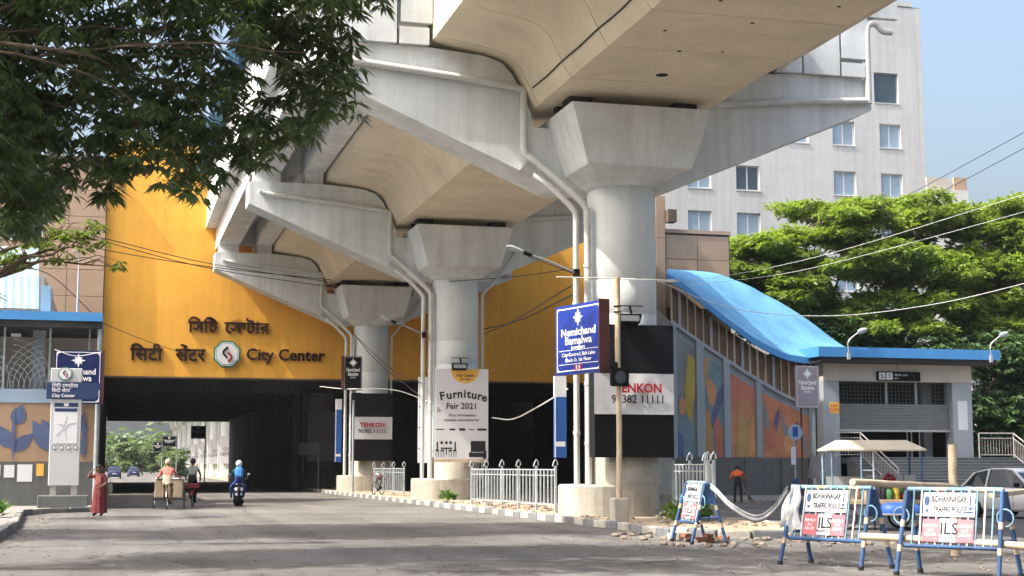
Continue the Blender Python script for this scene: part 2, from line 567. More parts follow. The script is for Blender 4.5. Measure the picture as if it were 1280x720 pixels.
# ------------------------------------------------------------------ viaduct: box girder spans made of segments
SP = 21.9
Y1 = 40.7
GP = [(-2.5, 12.07), (2.5, 12.07), (2.6, 12.2), (2.96, 12.9), (3.06, 13.12), (3.2, 13.31), (3.4, 13.46), (3.7, 13.58), (4.2, 13.68), (5.6, 13.9), (5.6, 15.4), (5.35, 15.4), (5.3, 14.35),
      (-5.3, 14.35), (-5.35, 15.4), (-5.6, 15.4), (-5.6, 13.9), (-4.2, 13.68), (-3.7, 13.58), (-3.4, 13.46), (-3.2, 13.31), (-3.06, 13.12), (-2.96, 12.9), (-2.6, 12.2)]
GO = [(-2.5, 12.07), (2.5, 12.07), (3.0, 13.0), (3.6, 13.6), (5.6, 13.9), (5.6, 15.4), (-5.6, 15.4), (-5.6, 13.9), (-3.6, 13.6), (-3.0, 13.0)]
segmesh = {}

def segment(L):
    if L not in segmesh:
        b = B(); b.split = True; b.prism_y(GP, 0.017, L - 0.017)
        n = len(GP)
        for i in range(n):                      # smooth the curved haunch only
            if i in (2, 3, 4, 5, 6, 7, 8, 16, 17, 18, 19, 20, 21, 22):
                b.sm[i] = True
        o = b.build('segment', M_BEIGE)
        segmesh[L] = o.data
        bpy.data.objects.remove(o)
    return segmesh[L]

seg_label = ['near girder span overhead, without platform beams beside it', 'girder span between the first and second piers, platform beams beside it', 'girder span between the second and third piers']
for k in range(-2, 3):
    y0 = Y1 + SP * k
    t = root('viaduct_girder', {-2: 'box girder span overhead behind the camera', -1: 'near beige box girder span overhead, its underside filling the top of the view',
             0: 'beige box girder span between the first and second piers', 1: 'beige box girder span between the second and third piers',
             2: 'box girder span running from the third pier into the station building'}[k], 'viaduct', (AX, y0, 0), 0, 'box girder spans of the viaduct')
    n = 7
    for i in range(n):
        o = bpy.data.objects.new('segment', segment(SP / n))
        o.location = (0, SP / n * i, 0)
        C.objects.link(o); o.parent = t
    B().box(-5.2, 5.2, 0.0, SP, 14.352, 14.5).build('light_block_slab', M_DARKC, t)  # unseen slab added to block light leaking down through the segment gaps
    if k == -1:
        # cable clipped along the web and a drain hole in the underside
        B().tube([(-2.765 + 0.008 * math.sin(y), y, 12.48 + 0.015 * math.sin(y * 2.1)) for y in np.linspace(1, SP - 0.2, 30)], 0.024, 5).build('web_cable', M_WIRE, t)
        for x, y, r in ((-0.2, 17.9, .17), (-1.6, 14, .05), (-0.6, 15.6, .06), (0.5, 15.4, .04), (-1.2, 11.5, .05), (1.6, 11.2, .05), (0.2, 12.9, .05), (-.4, 10, .05)):
            B().lathe([(r, 12.062), (r, 12.075)], x, y, 12).build('drain_hole', M_BLACK, t)

# ------------------------------------------------------------------ piers
def sup(cx, cy, hx, hy, z, e, n=40):
    """superellipse loop: e=2 is an ellipse, large e a rectangle"""
    out = []
    for j in range(n):
        a = 2 * math.pi * (j + 0.5) / n
        c, s_ = math.cos(a), math.sin(a)
        k = (abs(c) ** e + abs(s_) ** e) ** (-1 / e)
        out.append((cx + hx * c * k, cy + hy * s_ * k, z))
    return out


def rect(hx, hy, z, ch=0.12, cy=0):
    return [(-hx + ch, cy - hy, z), (hx - ch, cy - hy, z), (hx, cy - hy + ch, z), (hx, cy + hy - ch, z), (hx - ch, cy + hy, z), (-hx + ch, cy + hy, z), (-hx, cy + hy - ch, z), (-hx, cy - hy + ch, z)]


def make_pier(label, y, first=False):
    t = root('viaduct_pier', label, 'pier', (AX, y, 0), 0, 'viaduct piers carrying the station')
    # plinth, widened to the left for the drain pipes
    B().loft([sup(-0.46, 0, 1.42, 1.2, z, 2.6) for z in (0.0, 0.98)] + [sup(-0.46, 0, 1.38, 1.16, 1.04, 2.6)]).build('plinth', M_PLINTH, t)
    B().lathe([(1.08, 1.04), (1.08, 1.9), (1.05, 1.94)], n=40).build('collar', M_PLINTH, t)
    prof = [(1.0, 1.9)]
    for z in (4.2, 5.9, 6.9):
        prof += [(1.0, z - 0.02), (0.985, z), (1.0, z + 0.02)]
    prof += [(1.0, 9.5), (0.97, 9.52), (0.97, 9.58), (1.0, 9.6)]
    B().lathe(prof, n=48).build('shaft', M_SHAFT, t)
    # flared head: circle -> rounded rectangle -> inverted pyramid
    loops = [sup(0, -0.1, 1.03, 1.03, 9.6, 2), sup(0, -0.1, 1.10, 1.06, 9.68, 2.6), sup(0, -0.1, 1.26, 1.2, 9.82, 4), sup(0, -0.12, 1.42, 1.38, 9.95, 8), sup(0, -0.13, 1.53, 1.5, 10.02, 14)]
    B().loft(loops, smooth=True).build('lower_cap', M_PAINT, t)
    B().loft([rect(1.56, 1.52, 10.02, .03, -.15), rect(1.6, 1.56, 10.08, .03, -.15), rect(2.08, 1.78, 11.66, .03, -.1), rect(2.08, 1.78, 11.74, .03, -.1)]).build('cap', M_PAINT, t)
    for x in (-1.6, 1.6):
        B().box(x - .35, x + .35, -1.2, -0.5, 11.74, 12.065).build('bearing', M_BEAR, t)
        B().box(x - .35, x + .35, 0.1, 0.4, 11.74, 12.065).build('bearing', M_BEAR, t)
    # crossbeam with the notch the girder passes through
    pr = [(-8.95, 12.72), (-8.95, 13.66), (-8.85, 13.7), (-5.72, 13.7), (-4.0, 13.56), (-3.48, 13.38), (-3.2, 13.1), (-3.0, 12.75), (-2.62, 11.98), (-2.5, 11.5),
          (2.5, 11.5), (2.62, 11.98), (3.0, 12.75), (3.2, 13.1), (3.48, 13.38), (4.0, 13.56), (5.72, 13.7), (8.5, 13.7), (8.58, 13.66), (8.58, 12.72), (1.9, 9.9), (1.0, 9.75), (-1.0, 9.75), (-1.9, 9.75)]
    B().prism_y(pr, 0.55, 2.15).build('crossbeam', M_PAINT, t)
    # bearing blocks that carry the platform beams
    for x0, x1 in ((-8.7, -7.6), (-6.55, -5.75), (5.75, 6.55), (7.5, 8.3)):
        B().box(x0, x1, 0.75, 1.95, 13.7, 14.22).build('bearing_block', M_PGIRD, t)
    # drain pipes
    yf = 0.43
    b = B()
    b.tube(arc([(-8.5, yf, 13.25), (-8.0, yf, 13.12), (-5, yf, 12.85), (-3.05, yf, 12.62), (-2.87, yf, 12.5), (-2.86, yf, 12.3), (-2.86, yf, 11.0), (-2.82, yf, 10.72), (-2.6, yf - .05, 10.5), (-1.5, -0.25, 9.35), (-1.22, -0.35, 9.0), (-1.17, -0.35, 8.6), (-1.17, -0.35, 5), (-1.17, -.35, 1.04)], 5), 0.105, 10)
    for z in (2.2, 3.9, 5.6, 7.3): b.tube([(-1.17, -.35, z - .05), (-1.17, -.35, z + .05)], 0.125, 10)
    b.build('drain_pipe', M_PIPE, t)
    b = B()
    b.tube(arc([(-2.75, 0.2, 10.05), (-2.3, -0.05, 9.7), (-1.62, -0.28, 9.0), (-1.5, -0.3, 8.7), (-1.5, -.3, 8), (-1.5, -.3, 4), (-1.5, -.3, 1.04)], 5), 0.085, 10)
    b.tube([(-2.95, .25, 10.2), (-2.7, 0.2, 9.98)], 0.2, 10, rs=[0.26, 0.14])
    for z in (2.5, 4.4, 6.2): b.tube([(-1.5, -.3, z - .05), (-1.5, -.3, z + .05)], 0.105, 10)
    b.build('drain_pipe', M_PIPE, t)
    b = B()
    b.tube(arc([(8.35, yf, 12.98), (6, yf, 12.8), (2.9, yf, 12.5), (2.6, yf, 12.48)], 5), 0.105, 10)
    b.build('drain_pipe', M_PIPE, t)
    if first:
        b = B()
        b.tube(arc([(8.42, yf, 12.9), (8.42, yf, 13.6), (8.42, yf, 15.1), (8.5, yf, 15.45), (8.75, yf, 15.5), (9.0, yf, 15.3), (9.3, yf, 15.28)], 5), 0.11, 10)
        b.build('drain_pipe', M_PIPE, t)
    else:
        b = B()
        b.tube(arc([(2.9, yf, 11.2), (2.5, .2, 10.6), (1.5, -.25, 9.4), (1.18, -.35, 9.05), (1.12, -.35, 8.6), (1.12, -.35, 5), (1.12, -.35, 1.04)], 5), 0.07, 8)
        b.build('drain_pipe', M_PIPE, t)
    return t

pier1 = make_pier('nearest tall pier with the black hoarding, blue sign pole in front of it', Y1, True)
pier2 = make_pier('middle pier wearing the furniture fair banner', Y1 + SP)
pier3 = make_pier('third pier of the row, furthest one before the yellow wall', Y1 + 2 * SP)

# ------------------------------------------------------------------ platform beams and decks on the crossbeams
plat = root('station_platform', 'pale concrete station platform beams and decks laid on the pier arms', 'platform', (AX, Y1, 0))
for k in range(0, 3):
    y0, y1 = SP * k + (0.62 if k == 0 else 0.5), SP * (k + 1) + 0.45
    for x0, x1 in ((-8.75, -7.55), (-6.6, -5.72), (5.72, 6.6), (7.45, 8.35)):
        B().box(x0, x1, y0, y1, 14.22, 15.5).build('platform_beam', M_PGIRD, plat)
    for x0, x1 in ((-9.35, -5.66), (5.66, 8.75)):
        B().box(x0, x1, y0 - 0.1, y1, 15.5, 15.8).build('deck_slab', M_PGIRD, plat)
    for s_ in (-1, 1):
        B().box(min(s_ * 6.6, s_ * 7.5), max(s_ * 6.6, s_ * 7.5), y0 + 1.1, y0 + 1.5, 14.3, 15.5).build('diaphragm', M_PGIRD, plat)
# end wall panels over the first pier's arms
ye0, ye1 = 0.36, 0.58
for nm, x0, x1, z0, z1 in (('end_panel', -8.95, -6.68, 13.72, 16.6), ('end_panel', -6.60, -5.72, 13.72, 14.22), ('end_panel', -6.56, -5.62, 14.36, 16.6),
                           ('end_panel', 5.25, 6.12, 13.72, 16.6), ('end_panel', 6.2, 7.42, 13.72, 16.6), ('end_panel', 7.5, 8.42, 14.3, 16.6), ('end_panel', 7.5, 8.3, 13.72, 14.16), ('end_panel', 8.42, 9.5, 15.7, 16.6)):
    B().box(x0, x1, ye0, ye1, z0, z1).build(nm, M_PAINT, plat)
# platform side walls and the blue roof over the hall
B().box(-9.3, -9.1, 0.4, SP * 3, 15.8, 18.4).build('side_wall', M_PAINT, plat)
B().box(8.5, 8.7, 0.4, SP * 3, 15.8, 18.4).build('side_wall', M_PAINT, plat)
B().prism_y([(-10.2, 18.6), (-9.9, 18.9), (0, 21.6), (9.3, 18.9), (9.6, 18.6), (0, 21.3)], -0.2, SP * 3).build('hall_roof', M_BLUER, plat)
for i in range(14):
    B().box(-9.28, -9.12, 1.5 + i * 4.6, 1.75 + i * 4.6, 18.4, 18.82).build('roof_post', M_PAINT, plat)

# ------------------------------------------------------------------ station building across the road
st = root('station_building', 'yellow station building bridging the road, dark underpass below it', 'building', (14, 88, 0))
w = WB()
w.box(-0.75, 33, 88, 88.5, 6.72, 20.5)
w.build('yellow_wall', M_YEL, st)
WB().box(-0.75, 33, 87.94, 88.6, 6.62, 6.715).build('drip_edge', M_JOINT, st)
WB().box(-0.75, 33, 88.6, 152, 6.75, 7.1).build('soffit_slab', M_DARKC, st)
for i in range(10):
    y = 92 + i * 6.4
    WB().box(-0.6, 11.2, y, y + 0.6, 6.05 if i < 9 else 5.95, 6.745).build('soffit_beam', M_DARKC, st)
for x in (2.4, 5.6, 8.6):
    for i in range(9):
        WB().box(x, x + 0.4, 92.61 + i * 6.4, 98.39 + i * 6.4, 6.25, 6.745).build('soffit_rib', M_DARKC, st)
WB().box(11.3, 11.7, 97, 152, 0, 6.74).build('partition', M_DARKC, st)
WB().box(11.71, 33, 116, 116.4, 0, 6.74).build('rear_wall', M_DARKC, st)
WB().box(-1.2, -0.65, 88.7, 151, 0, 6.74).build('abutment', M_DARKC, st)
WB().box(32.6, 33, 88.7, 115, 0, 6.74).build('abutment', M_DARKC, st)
# things seen dimly inside the underpass
t = root('notice_board', 'dim pale notice board on the dark underpass wall', 'notice board', (9, 96.5, 0))
for x in (11.75, 13.25): WB().box(x - .03, x + .03, 99.0, 99.06, 0.15, 3.0).build('post', M_STEEL, t)
WB().box(11.7, 13.3, 98.9, 98.98, 2.3, 3.1).build('board', M_PILLAR, t)

def stub_pier(y, label, lit=True):
    t = root('viaduct_pier', label, 'pier', (AX, y, 0), 0, 'piers of the viaduct beyond the underpass' if lit else 'dark piers inside the underpass')
    B().lathe([(1.35, 0), (1.35, 1.0), (1.05, 1.05), (1.05, 2.0)], n=24).build('plinth', M_PLINTH, t)
    B().lathe([(1.0, 2.0), (1.0, 9.6)], n=24).build('shaft', M_SHAFT, t)
    B().loft([sup(0, 0, 1.05, 1.05, 9.6, 2, 24), sup(0, 0, 1.5, 1.5, 10.0, 8, 24), sup(0, 0, 2.1, 1.8, 11.7, 10, 24), sup(0, 0, 2.1, 1.8, 12.06, 10, 24)]).build('cap', M_PAINT, t)
    B().tube([(-1.15, -.3, 1.0), (-1.15, -.3, 9.4)], 0.1, 6).build('drain_pipe', M_PIPE, t)
    B().box(-1.0, 1.0, -1.12, -1.02, 1.9, 5.4).build('poster', M_WHITE, t)
    return t
for k in range(3, 5): stub_pier(Y1 + SP * k, 'shadowed pier inside the dark underpass, ' + ('nearer one' if k == 3 else 'farther one'), False)
for k in range(5, 15):
    t = root('viaduct_girder', 'distant girder span seen through the underpass', 'viaduct', (AX, Y1 + SP * k, 0), 0, 'far girder spans beyond the station')
    B().box(-8.4, -5.61, 0.02, SP - .02, 13.75, 14.4).build('deck_wing', M_PAINT, t)
    t['label'] = ['nearest', 'second nearest', 'third nearest', 'fourth', 'fifth', 'sixth', 'seventh', 'eighth', 'ninth', 'farthest'][k - 5] + ' of the far girder spans seen through the underpass'
    o = bpy.data.objects.new('segment', segment(SP)); C.objects.link(o); o.parent = t
    B().box(-5.2, 5.2, 0, SP, 14.352, 14.5).build('light_block_slab', M_DARKC, t)  # the same added light-blocking slab over the far spans
for i, k in enumerate(range(5, 15)):
    p = stub_pier(Y1 + SP * k, 'white viaduct pier seen beyond the underpass, %s' % ['nearest of that row, broadest', 'second of that row', 'third of that row', 'fourth of that row', 'fifth of that row', 'sixth of that row', 'seventh of that row', 'eighth of that row', 'ninth of that row', 'last and smallest of that row'][i])
    text('CITY\nCENTRE', p, M_LETK, 0, 3.4, 0.6, y=-1.125)

# ------------------------------------------------------------------ cladding helper: individual panels on a recessed backing
def cladding(parent, x0, x1, z0, z1, y, pw, ph, m=(M_TILE, M_TILE2), t=0.05, gap=0.03, seed=1):
    r = random.Random(seed)
    nx, nz = max(1, round((x1 - x0) / pw)), max(1, round((z1 - z0) / ph))
    a, c = (x1 - x0) / nx, (z1 - z0) / nz
    base = {}
    for i in range(nx):
        for j in range(nz):
            q = r.choice(m)
            if q.name not in base:
                o = B().bbox(-a / 2 + gap / 2, a / 2 - gap / 2, -t, 0.0, -c / 2 + gap / 2, c / 2 - gap / 2, 0.008).build('cladding_panel', q)
                base[q.name] = o.data
                bpy.data.objects.remove(o)
            o = bpy.data.objects.new('cladding_panel', base[q.name])
            o.location = (x0 + a * (i + .5) - parent.location.x, y - r.uniform(0, .006) - parent.location.y, z0 + c * (j + .5) - parent.location.z)
            C.objects.link(o); o.parent = parent

bl = root('brown_building', 'brown panel clad building left of the yellow wall, behind the blue roofed kiosk', 'building', (-6, 87.5, 0))
WB().box(-14, -0.77, 87.6, 100, 0, 19).build('wall', M_JOINT, bl)
cladding(bl, -9.0, -0.78, 6.6, 18.9, 87.6, 2.05, 1.5, seed=3)
WB().box(-14.2, -0.77, 87.4, 100, 19.0, 19.3).build('roof', M_JOINT, bl)
for z in (14.3, 17.0):
    f = WB().box(-6.0, -4.2, 87.46, 87.53, z, z + 1.7).build('window', M_WFRAME, bl)
    g = WB().box(-5.9, -4.3, 87.44, 87.458, z + .1, z + 1.6).build('pane', M_GLASSD, None, origin=bl.location); g.parent = f

br = root('brown_annex', 'brown panel clad station annex behind the blue escalator roof', 'building', (34, 76, 0))
WB().box(28.55, 33.0, 76.0, 87.9, 0, 14.4).build('wall', M_JOINT, br)
WB().box(28.5, 29.1, 75.8, 78, 0, 16.4).build('corner_pier', M_JOINT, br)
cladding(br, 28.52, 29.08, 7.0, 16.4, 75.79, 0.56, 2.1, seed=5)
cladding(br, 29.15, 32.95, 10.2, 14.3, 76.0, 1.55, 1.37, seed=6)
WB().box(29.1, 33.05, 75.9, 87.9, 14.4, 14.6).build('coping', M_TILE, br)
WB().box(29.1, 29.6, 75.3, 75.9, 14.9, 15.6).build('wall_lamp', M_JOINT, br)

# ------------------------------------------------------------------ office building
of = root('office_building', 'tall pale grey office building behind the right hand trees', 'building', (46, 97, 0))
X0, X1, Z1 = 33.5, 58.0, 35.9
holes = []
cols = [(38.98, 40.78), (42.73, 44.56), (46.7, 48.5), (50.45, 52.25), (54.3, 56.05)]
for ri, (za, zb) in enumerate([(28.45, 30.75), (25.05, 26.85), (21.3, 23.1), (17.85, 19.65), (14.2, 16.0), (10.5, 12.3)]):
    for ci, (xa, xb) in enumerate(cols):
        if ri == 0: xa, xb = xa - .35, xb - .1
        if ri == 2 and ci == 2: continue
        if ri == 3 and ci == 2: continue
        holes.append((xa, xb, za, zb, ri, ci))
holes.append((46.6, 47.9, 19.9, 20.6, 9, 9))
xs = sorted({X0, X1} | {h[0] for h in holes} | {h[1] for h in holes})
zs = sorted({0, Z1} | {h[2] for h in holes} | {h[3] for h in holes})
wv = WB()
for xa, xb in zip(xs, xs[1:]):
    for za, zb in zip(zs, zs[1:]):
        mx_, mz_ = (xa + xb) / 2, (za + zb) / 2
        if any(h[0] < mx_ < h[1] and h[2] < mz_ < h[3] for h in holes): continue
        wv.add([(xa, 97, za), (xb, 97, za), (xb, 97, zb), (xa, 97, zb)], [(0, 1, 2, 3)])
for xa, xb, za, zb, *_ in holes:
    for q in ([(xa, za), (xb, za)], [(xb, za), (xb, zb)], [(xb, zb), (xa, zb)], [(xa, zb), (xa, za)]):
        (p0, q0), (p1, q1) = q
        wv.add([(p0, 97, q0), (p1, 97, q1), (p1, 97.35, q1), (p0, 97.35, q0)], [(0, 1, 2, 3)])
wv.add([(X1, 97, 0), (X1, 118, 0), (X1, 118, Z1), (X1, 97, Z1)], [(0, 1, 2, 3)])
wv.add([(X0, 97, 0), (X0, 118, 0), (X0, 118, Z1), (X0, 97, Z1)], [(0, 1, 2, 3)])
wv.add([(X0, 118, 0), (X1, 118, 0), (X1, 118, Z1), (X0, 118, Z1)], [(0, 1, 2, 3)])
wv.build('wall', M_OFFICE, of, fix=False)
WB().box(X0 + .01, X1 - .01, 97.05, 117.9, Z1, Z1 + .12).build('roof', M_PILLAR, of)
WB().box(X0, 57.3, 96.97, 97.2, Z1 + .121, Z1 + .5).build('parapet', M_OFFICE, of)
for xa, xb, za, zb, ri, ci in holes:
    dark = ri in (0, 9) or (ri == 2 and ci == 1)
    fr = WB()
    for q in ((xa, xa + .07, za, zb), (xb - .07, xb, za, zb), (xa + .07, xb - .07, za, za + .07), (xa + .07, xb - .07, zb - .07, zb)):
        fr.box(q[0], q[1], 97.2, 97.28, q[2], q[3])
    if ri not in (0, 9): fr.box((xa + xb) / 2 - .04, (xa + xb) / 2 + .04, 97.2, 97.28, za + .07, zb - .07)
    f = fr.build('window', M_WFRAME if ri else M_PILLAR, of)
    if ri in (0, 9):
        ps = [(xa + .07, xb - .07)]
    else:
        ps = [(xa + .07, (xa + xb) / 2 - .04), ((xa + xb) / 2 + .04, xb - .07)]
    for pi, (pa, pb) in enumerate(ps):
        o = WB().box(pa, pb, 97.22, 97.25, za + .07, zb - .07).build('pane', M_GLASSD if dark else M_GLASS, None, origin=of.location); o.parent = f
    sx = WB().box(xa - .08, xb + .08, 96.95, 96.995, za - .08, za - .02).build('sill', M_OFFICE, None, origin=of.location); sx.parent = f
sb = root('distant_building', 'small pale rooftop building far off beyond the trees right of the office', 'building', (92, 150, 0))
WB().box(89.6, 95.2, 150, 160, 0, 33.4).build('wall', M_OFFICE, sb)
WB().box(90.0, 93.0, 150.3, 158, 33.4, 34.8).build('roof_room', M_BEIGEW, sb)
WB().box(93.4, 95.1, 150.1, 150.5, 33.4, 34.9).build('parapet', M_TILE2, sb)

# ------------------------------------------------------------------ right entrance hall
en = root('entrance_hall', 'station entrance hall with blue flat roof and a half lowered shutter above its steps', 'building', (38.5, 68, 0))
WB().bbox(34.42, 35.3, 67.9, 68.7, 0.13, 5.84).build('pillar', M_PILLAR, en)
WB().bbox(41.72, 42.85, 67.9, 68.7, 0.13, 5.84).build('pillar', M_PILLAR, en)
WB().box(41.0, 41.5, 69.6, 70.1, 2.0, 5.84).build('pillar', M_PILLAR, en)
WB().box(34.42, 42.85, 67.86, 68.74, 5.845, 6.72).build('lintel', M_BEIGEW, en)
WB().box(38.55, 38.57, 67.85, 67.859, 6.3, 6.72).build('lintel_joint', M_JOINT, en)
WB().box(33.75, 44.0, 66.95, 74, 6.98, 7.48).build('roof_fascia', M_BLUEF, en)
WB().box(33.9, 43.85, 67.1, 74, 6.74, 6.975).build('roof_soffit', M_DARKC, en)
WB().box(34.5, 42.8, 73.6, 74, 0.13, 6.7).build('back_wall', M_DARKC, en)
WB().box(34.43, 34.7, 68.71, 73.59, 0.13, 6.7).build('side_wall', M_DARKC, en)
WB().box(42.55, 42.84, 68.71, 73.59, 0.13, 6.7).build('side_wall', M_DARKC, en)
WB().box(34.71, 42.54, 68.71, 73.59, 1.7, 1.98).build('hall_floor', M_GRAN, en)
for i in range(11):
    z = 3.42 + i * 0.118
    WB().prism_x([(68.30, z), (68.27, z + .02), (68.26, z + .06), (68.27, z + .1), (68.30, z + .112)], 35.31, 41.71).build('shutter_slat', M_SHUT, en)
WB().box(35.31, 41.71, 68.22, 68.34, 3.3, 3.415).build('shutter_rail', M_STEEL, en)
g = WB()
for i in range(30):
    x = 35.4 + i * .21
    g.beam((x, 68.45, 4.72), (x, 68.45, 5.84), .012, .012)
for i in range(6):
    g.beam((35.31, 68.46, 4.8 + i * .19), (41.71, 68.46, 4.8 + i * .19), .012, .012)
g.build('mesh_grille', M_SHUT, en)
for x in (38.2, 39.9): WB().box(x - .05, x + .05, 68.36, 68.44, 4.73, 5.84).build('mullion', M_PILLAR, en)
for x in (39.8, 40.05, 40.5): WB().box(x - .03, x + .03, 69.2, 69.26, 1.99, 3.4).build('gate_post', M_STEEL, en)
WB().box(42.0, 42.55, 67.885, 67.897, 3.4, 4.9).build('notice', M_WHITE, en)
WB().box(34.75, 35.28, 67.885, 67.897, 4.2, 4.75).build('yellow_notice', M_ORPR, en)
text('EXIT\nGATE', en, M_RED, 35.01 - 38.5, 4.47, 0.2, y=-.118)
n = 12
for i in range(n):                       # steps climb from the pavement to the hall
    zt = 0.13 + (i + 1) * (1.98 - 0.13) / n
    y0 = 63.9 + i * 0.333
    s_ = WB().box(35.6, 46.5, y0, y0 + 0.34 if i < n - 1 else 67.85, 0.13, zt).build('step', M_GRAN, en)
    o = WB().box(35.6, 46.5, y0 - .02, y0 + 0.05, zt + .001, zt + .022).build('nosing', M_PILLAR, None, origin=en.location); o.parent = s_
sg = root('exit_sign', 'black station sign board on the beige lintel above the shutter', 'sign', (38.6, 67.8, 6.1))
B().bbox(-1.22, 1.22, -0.06, 0.055, -0.22, 0.24, .01).build('board', M_BLACK, sg)
B().box(-1.13, -.78, -0.068, -0.061, -0.17, 0.19).build('pictogram_panel', M_WHITE, sg)
B().box(-.72, -.37, -0.068, -0.061, -0.17, 0.19).build('pictogram_panel', M_WHITE, sg)
text('1', sg, M_LETK, -.545, .01, .34, y=-.072, bold=.02)
pic = B()
pic.ball((-1.0, -.07, .1), .035, 8, 5); pic.beam((-1.0, -.07, .07), (-.95, -.07, -.04), .012, .06); pic.beam((-.95, -.07, -.04), (-.88, -.07, -.14), .012, .04); pic.beam((-.95, -.07, -.04), (-1.05, -.07, -.14), .012, .04)
pic.build('pictogram', M_LETK, sg)
text('নির্গমন  EXIT', sg, M_LETW, -.29, .06, .13, y=-.064, align='LEFT')
text('Gate 1', sg, M_LETW, -.29, -.09, .1, y=-.064, align='LEFT')

def stair_rail(label, pts, parent_loc):
    """hand rail of two pipes with upright bars; pts are the foot points of the posts"""
    t = root('stair_railing', label, 'railing', parent_loc)
    P = [Vector(p) for p in pts]
    for p in P:
        WB().tube([p, p + Vector((0, 0, 1.25))], .035, 8).build('post', M_STEEL, t)
    for a, c in zip(P, P[1:]):
        for h in (1.25, 1.0, 0.15):
            WB().tube([a + Vector((0, 0, h)), c + Vector((0, 0, h))], .032 if h > 1.1 else .02, 6).build('rail', M_STEEL, t)
        n = int((c - a).length / .16)
        bb = WB()
        for i in range(1, n):
            q = a.lerp(c, i / n)
            bb.beam(q + Vector((0, 0, .15)), q + Vector((0, 0, 1.0)), .018, .018)
        o = bb.build('bars', M_STEEL, t); o['kind'] = 'stuff'
    return t
stair_rail('steel stair railing left of the steps, behind the cart canopy', [(34.9, 67.6, 1.98), (36.25, 67.6, 1.98), (36.25, 63.95, 0.2)], (36, 66, 0))
stair_rail('steel stair railing right of the steps, above the parked car', [(42.6, 67.0, 1.98), (44.6, 67.0, 1.98), (44.6, 63.4, 0.2)], (44, 66, 0))

# ------------------------------------------------------------------ escalator shed with its curved blue roof
es = root('escalator_shed', 'sloping escalator enclosure with curved blue roof, brown panes and painted mural wall', 'building', (31, 69, 0))
front = [(26.25, 10.95), (26.85, 10.68), (27.85, 10.0), (28.9, 9.2), (29.97, 8.47), (30.82, 7.92), (31.68, 7.48), (32.5, 7.16), (33.3, 7.02), (34.4, 6.97), (36.4, 7.12)]
back = [(28.9, 12.1), (30.6, 12.1), (31.9, 12.0), (32.9, 11.7), (33.8, 11.4), (34.6, 11.0), (35.5, 10.6), (36.6, 10.0), (37.7, 9.3), (38.6, 8.65), (39.4, 8.1)]
NF, NR = 40, 30
fc = arc([(x, 68.3, z) for x, z in front], 4)
bc = arc([(x, 75, z) for x, z in back], 4)
b = WB()
rows = []
for j in range(NR + 1):
    t_ = j / NR
    bul = 0.12 * math.sin(math.pi * t_)
    rib = 0.085 if j % 2 else 0.0
    rows.append([p.lerp(q, t_) + Vector((0, 0, bul + rib)) for p, q in zip(fc, bc)])
vs = [p for r in rows for p in r]
nn = len(fc)
b.add(vs, [(j * nn + i, j * nn + i + 1, (j + 1) * nn + i + 1, (j + 1) * nn + i) for j in range(NR) for i in range(nn - 1)])
b.build('roof_sheet', M_BLUER, es)
b = WB()
b.loft([[p + Vector((0, -.06, .06)), p + Vector((0, .02, .06)), p + Vector((0, .02, -.26)), p + Vector((0, -.06, -.26))] for p in fc])
b.build('roof_fascia', M_BLUEF, es)
sill = [(26.7, 8.73), (28.48, 7.56), (30.62, 6.27), (32.57, 5.21), (33.67, 4.75), (34.4, 4.45)]

def lin(tab, x):
    for (a, za), (c, zc) in zip(tab, tab[1:]):
        if x <= c: return za + (zc - za) * (x - a) / (c - a)
    return tab[-1][1]
wall = WB()
N_ = 24
for i in range(N_):
    xa, xb = 26.7 + (34.4 - 26.7) * i / N_, 26.7 + (34.4 - 26.7) * (i + 1) / N_
    wall.add([(xa, 69, .13), (xb, 69, .13), (xb, 69, lin(sill, xb)), (xa, 69, lin(sill, xa))], [(0, 1, 2, 3)])
wall.add([(26.7, 69, .13), (26.7, 75, .13), (26.7, 75, 11.3), (26.7, 69, 8.73)], [(0, 1, 2, 3)])
wall.build('side_wall', M_BGREY, es, fix=False)
b = WB()
for (a, za), (c, zc) in zip(sill, sill[1:]):
    b.beam((a, 68.93, za), (c, 68.93, zc), .2, .16)
b.build('sill_beam', M_PILLAR, es)
WB().box(26.72, 34.41, 68.86, 68.99, .13, 1.98).build('granite_base', M_GRAN, es)
for x in (28.6, 30.5, 32.45, 34.0): WB().box(x - .012, x + .012, 68.85, 68.858, .13, 1.98).build('base_joint', M_BLACK, es)
px = [(26.72, 26.95), (28.0, 28.42), (29.45, 29.8), (31.2, 31.5), (34.1, 34.4)]
for a, c in px:
    WB().add([(a, 68.82, 1.985), (c, 68.82, 1.985), (c, 68.82, lin(sill, c) - .1), (a, 68.82, lin(sill, a) - .1), (a, 68.98, 1.985), (c, 68.98, 1.985), (c, 68.98, lin(sill, c) - .1), (a, 68.98, lin(sill, a) - .1)],
             [(0, 1, 2, 3), (1, 5, 6, 2), (0, 3, 7, 4), (3, 2, 6, 7)]).build('pilaster', M_BGREY, es)
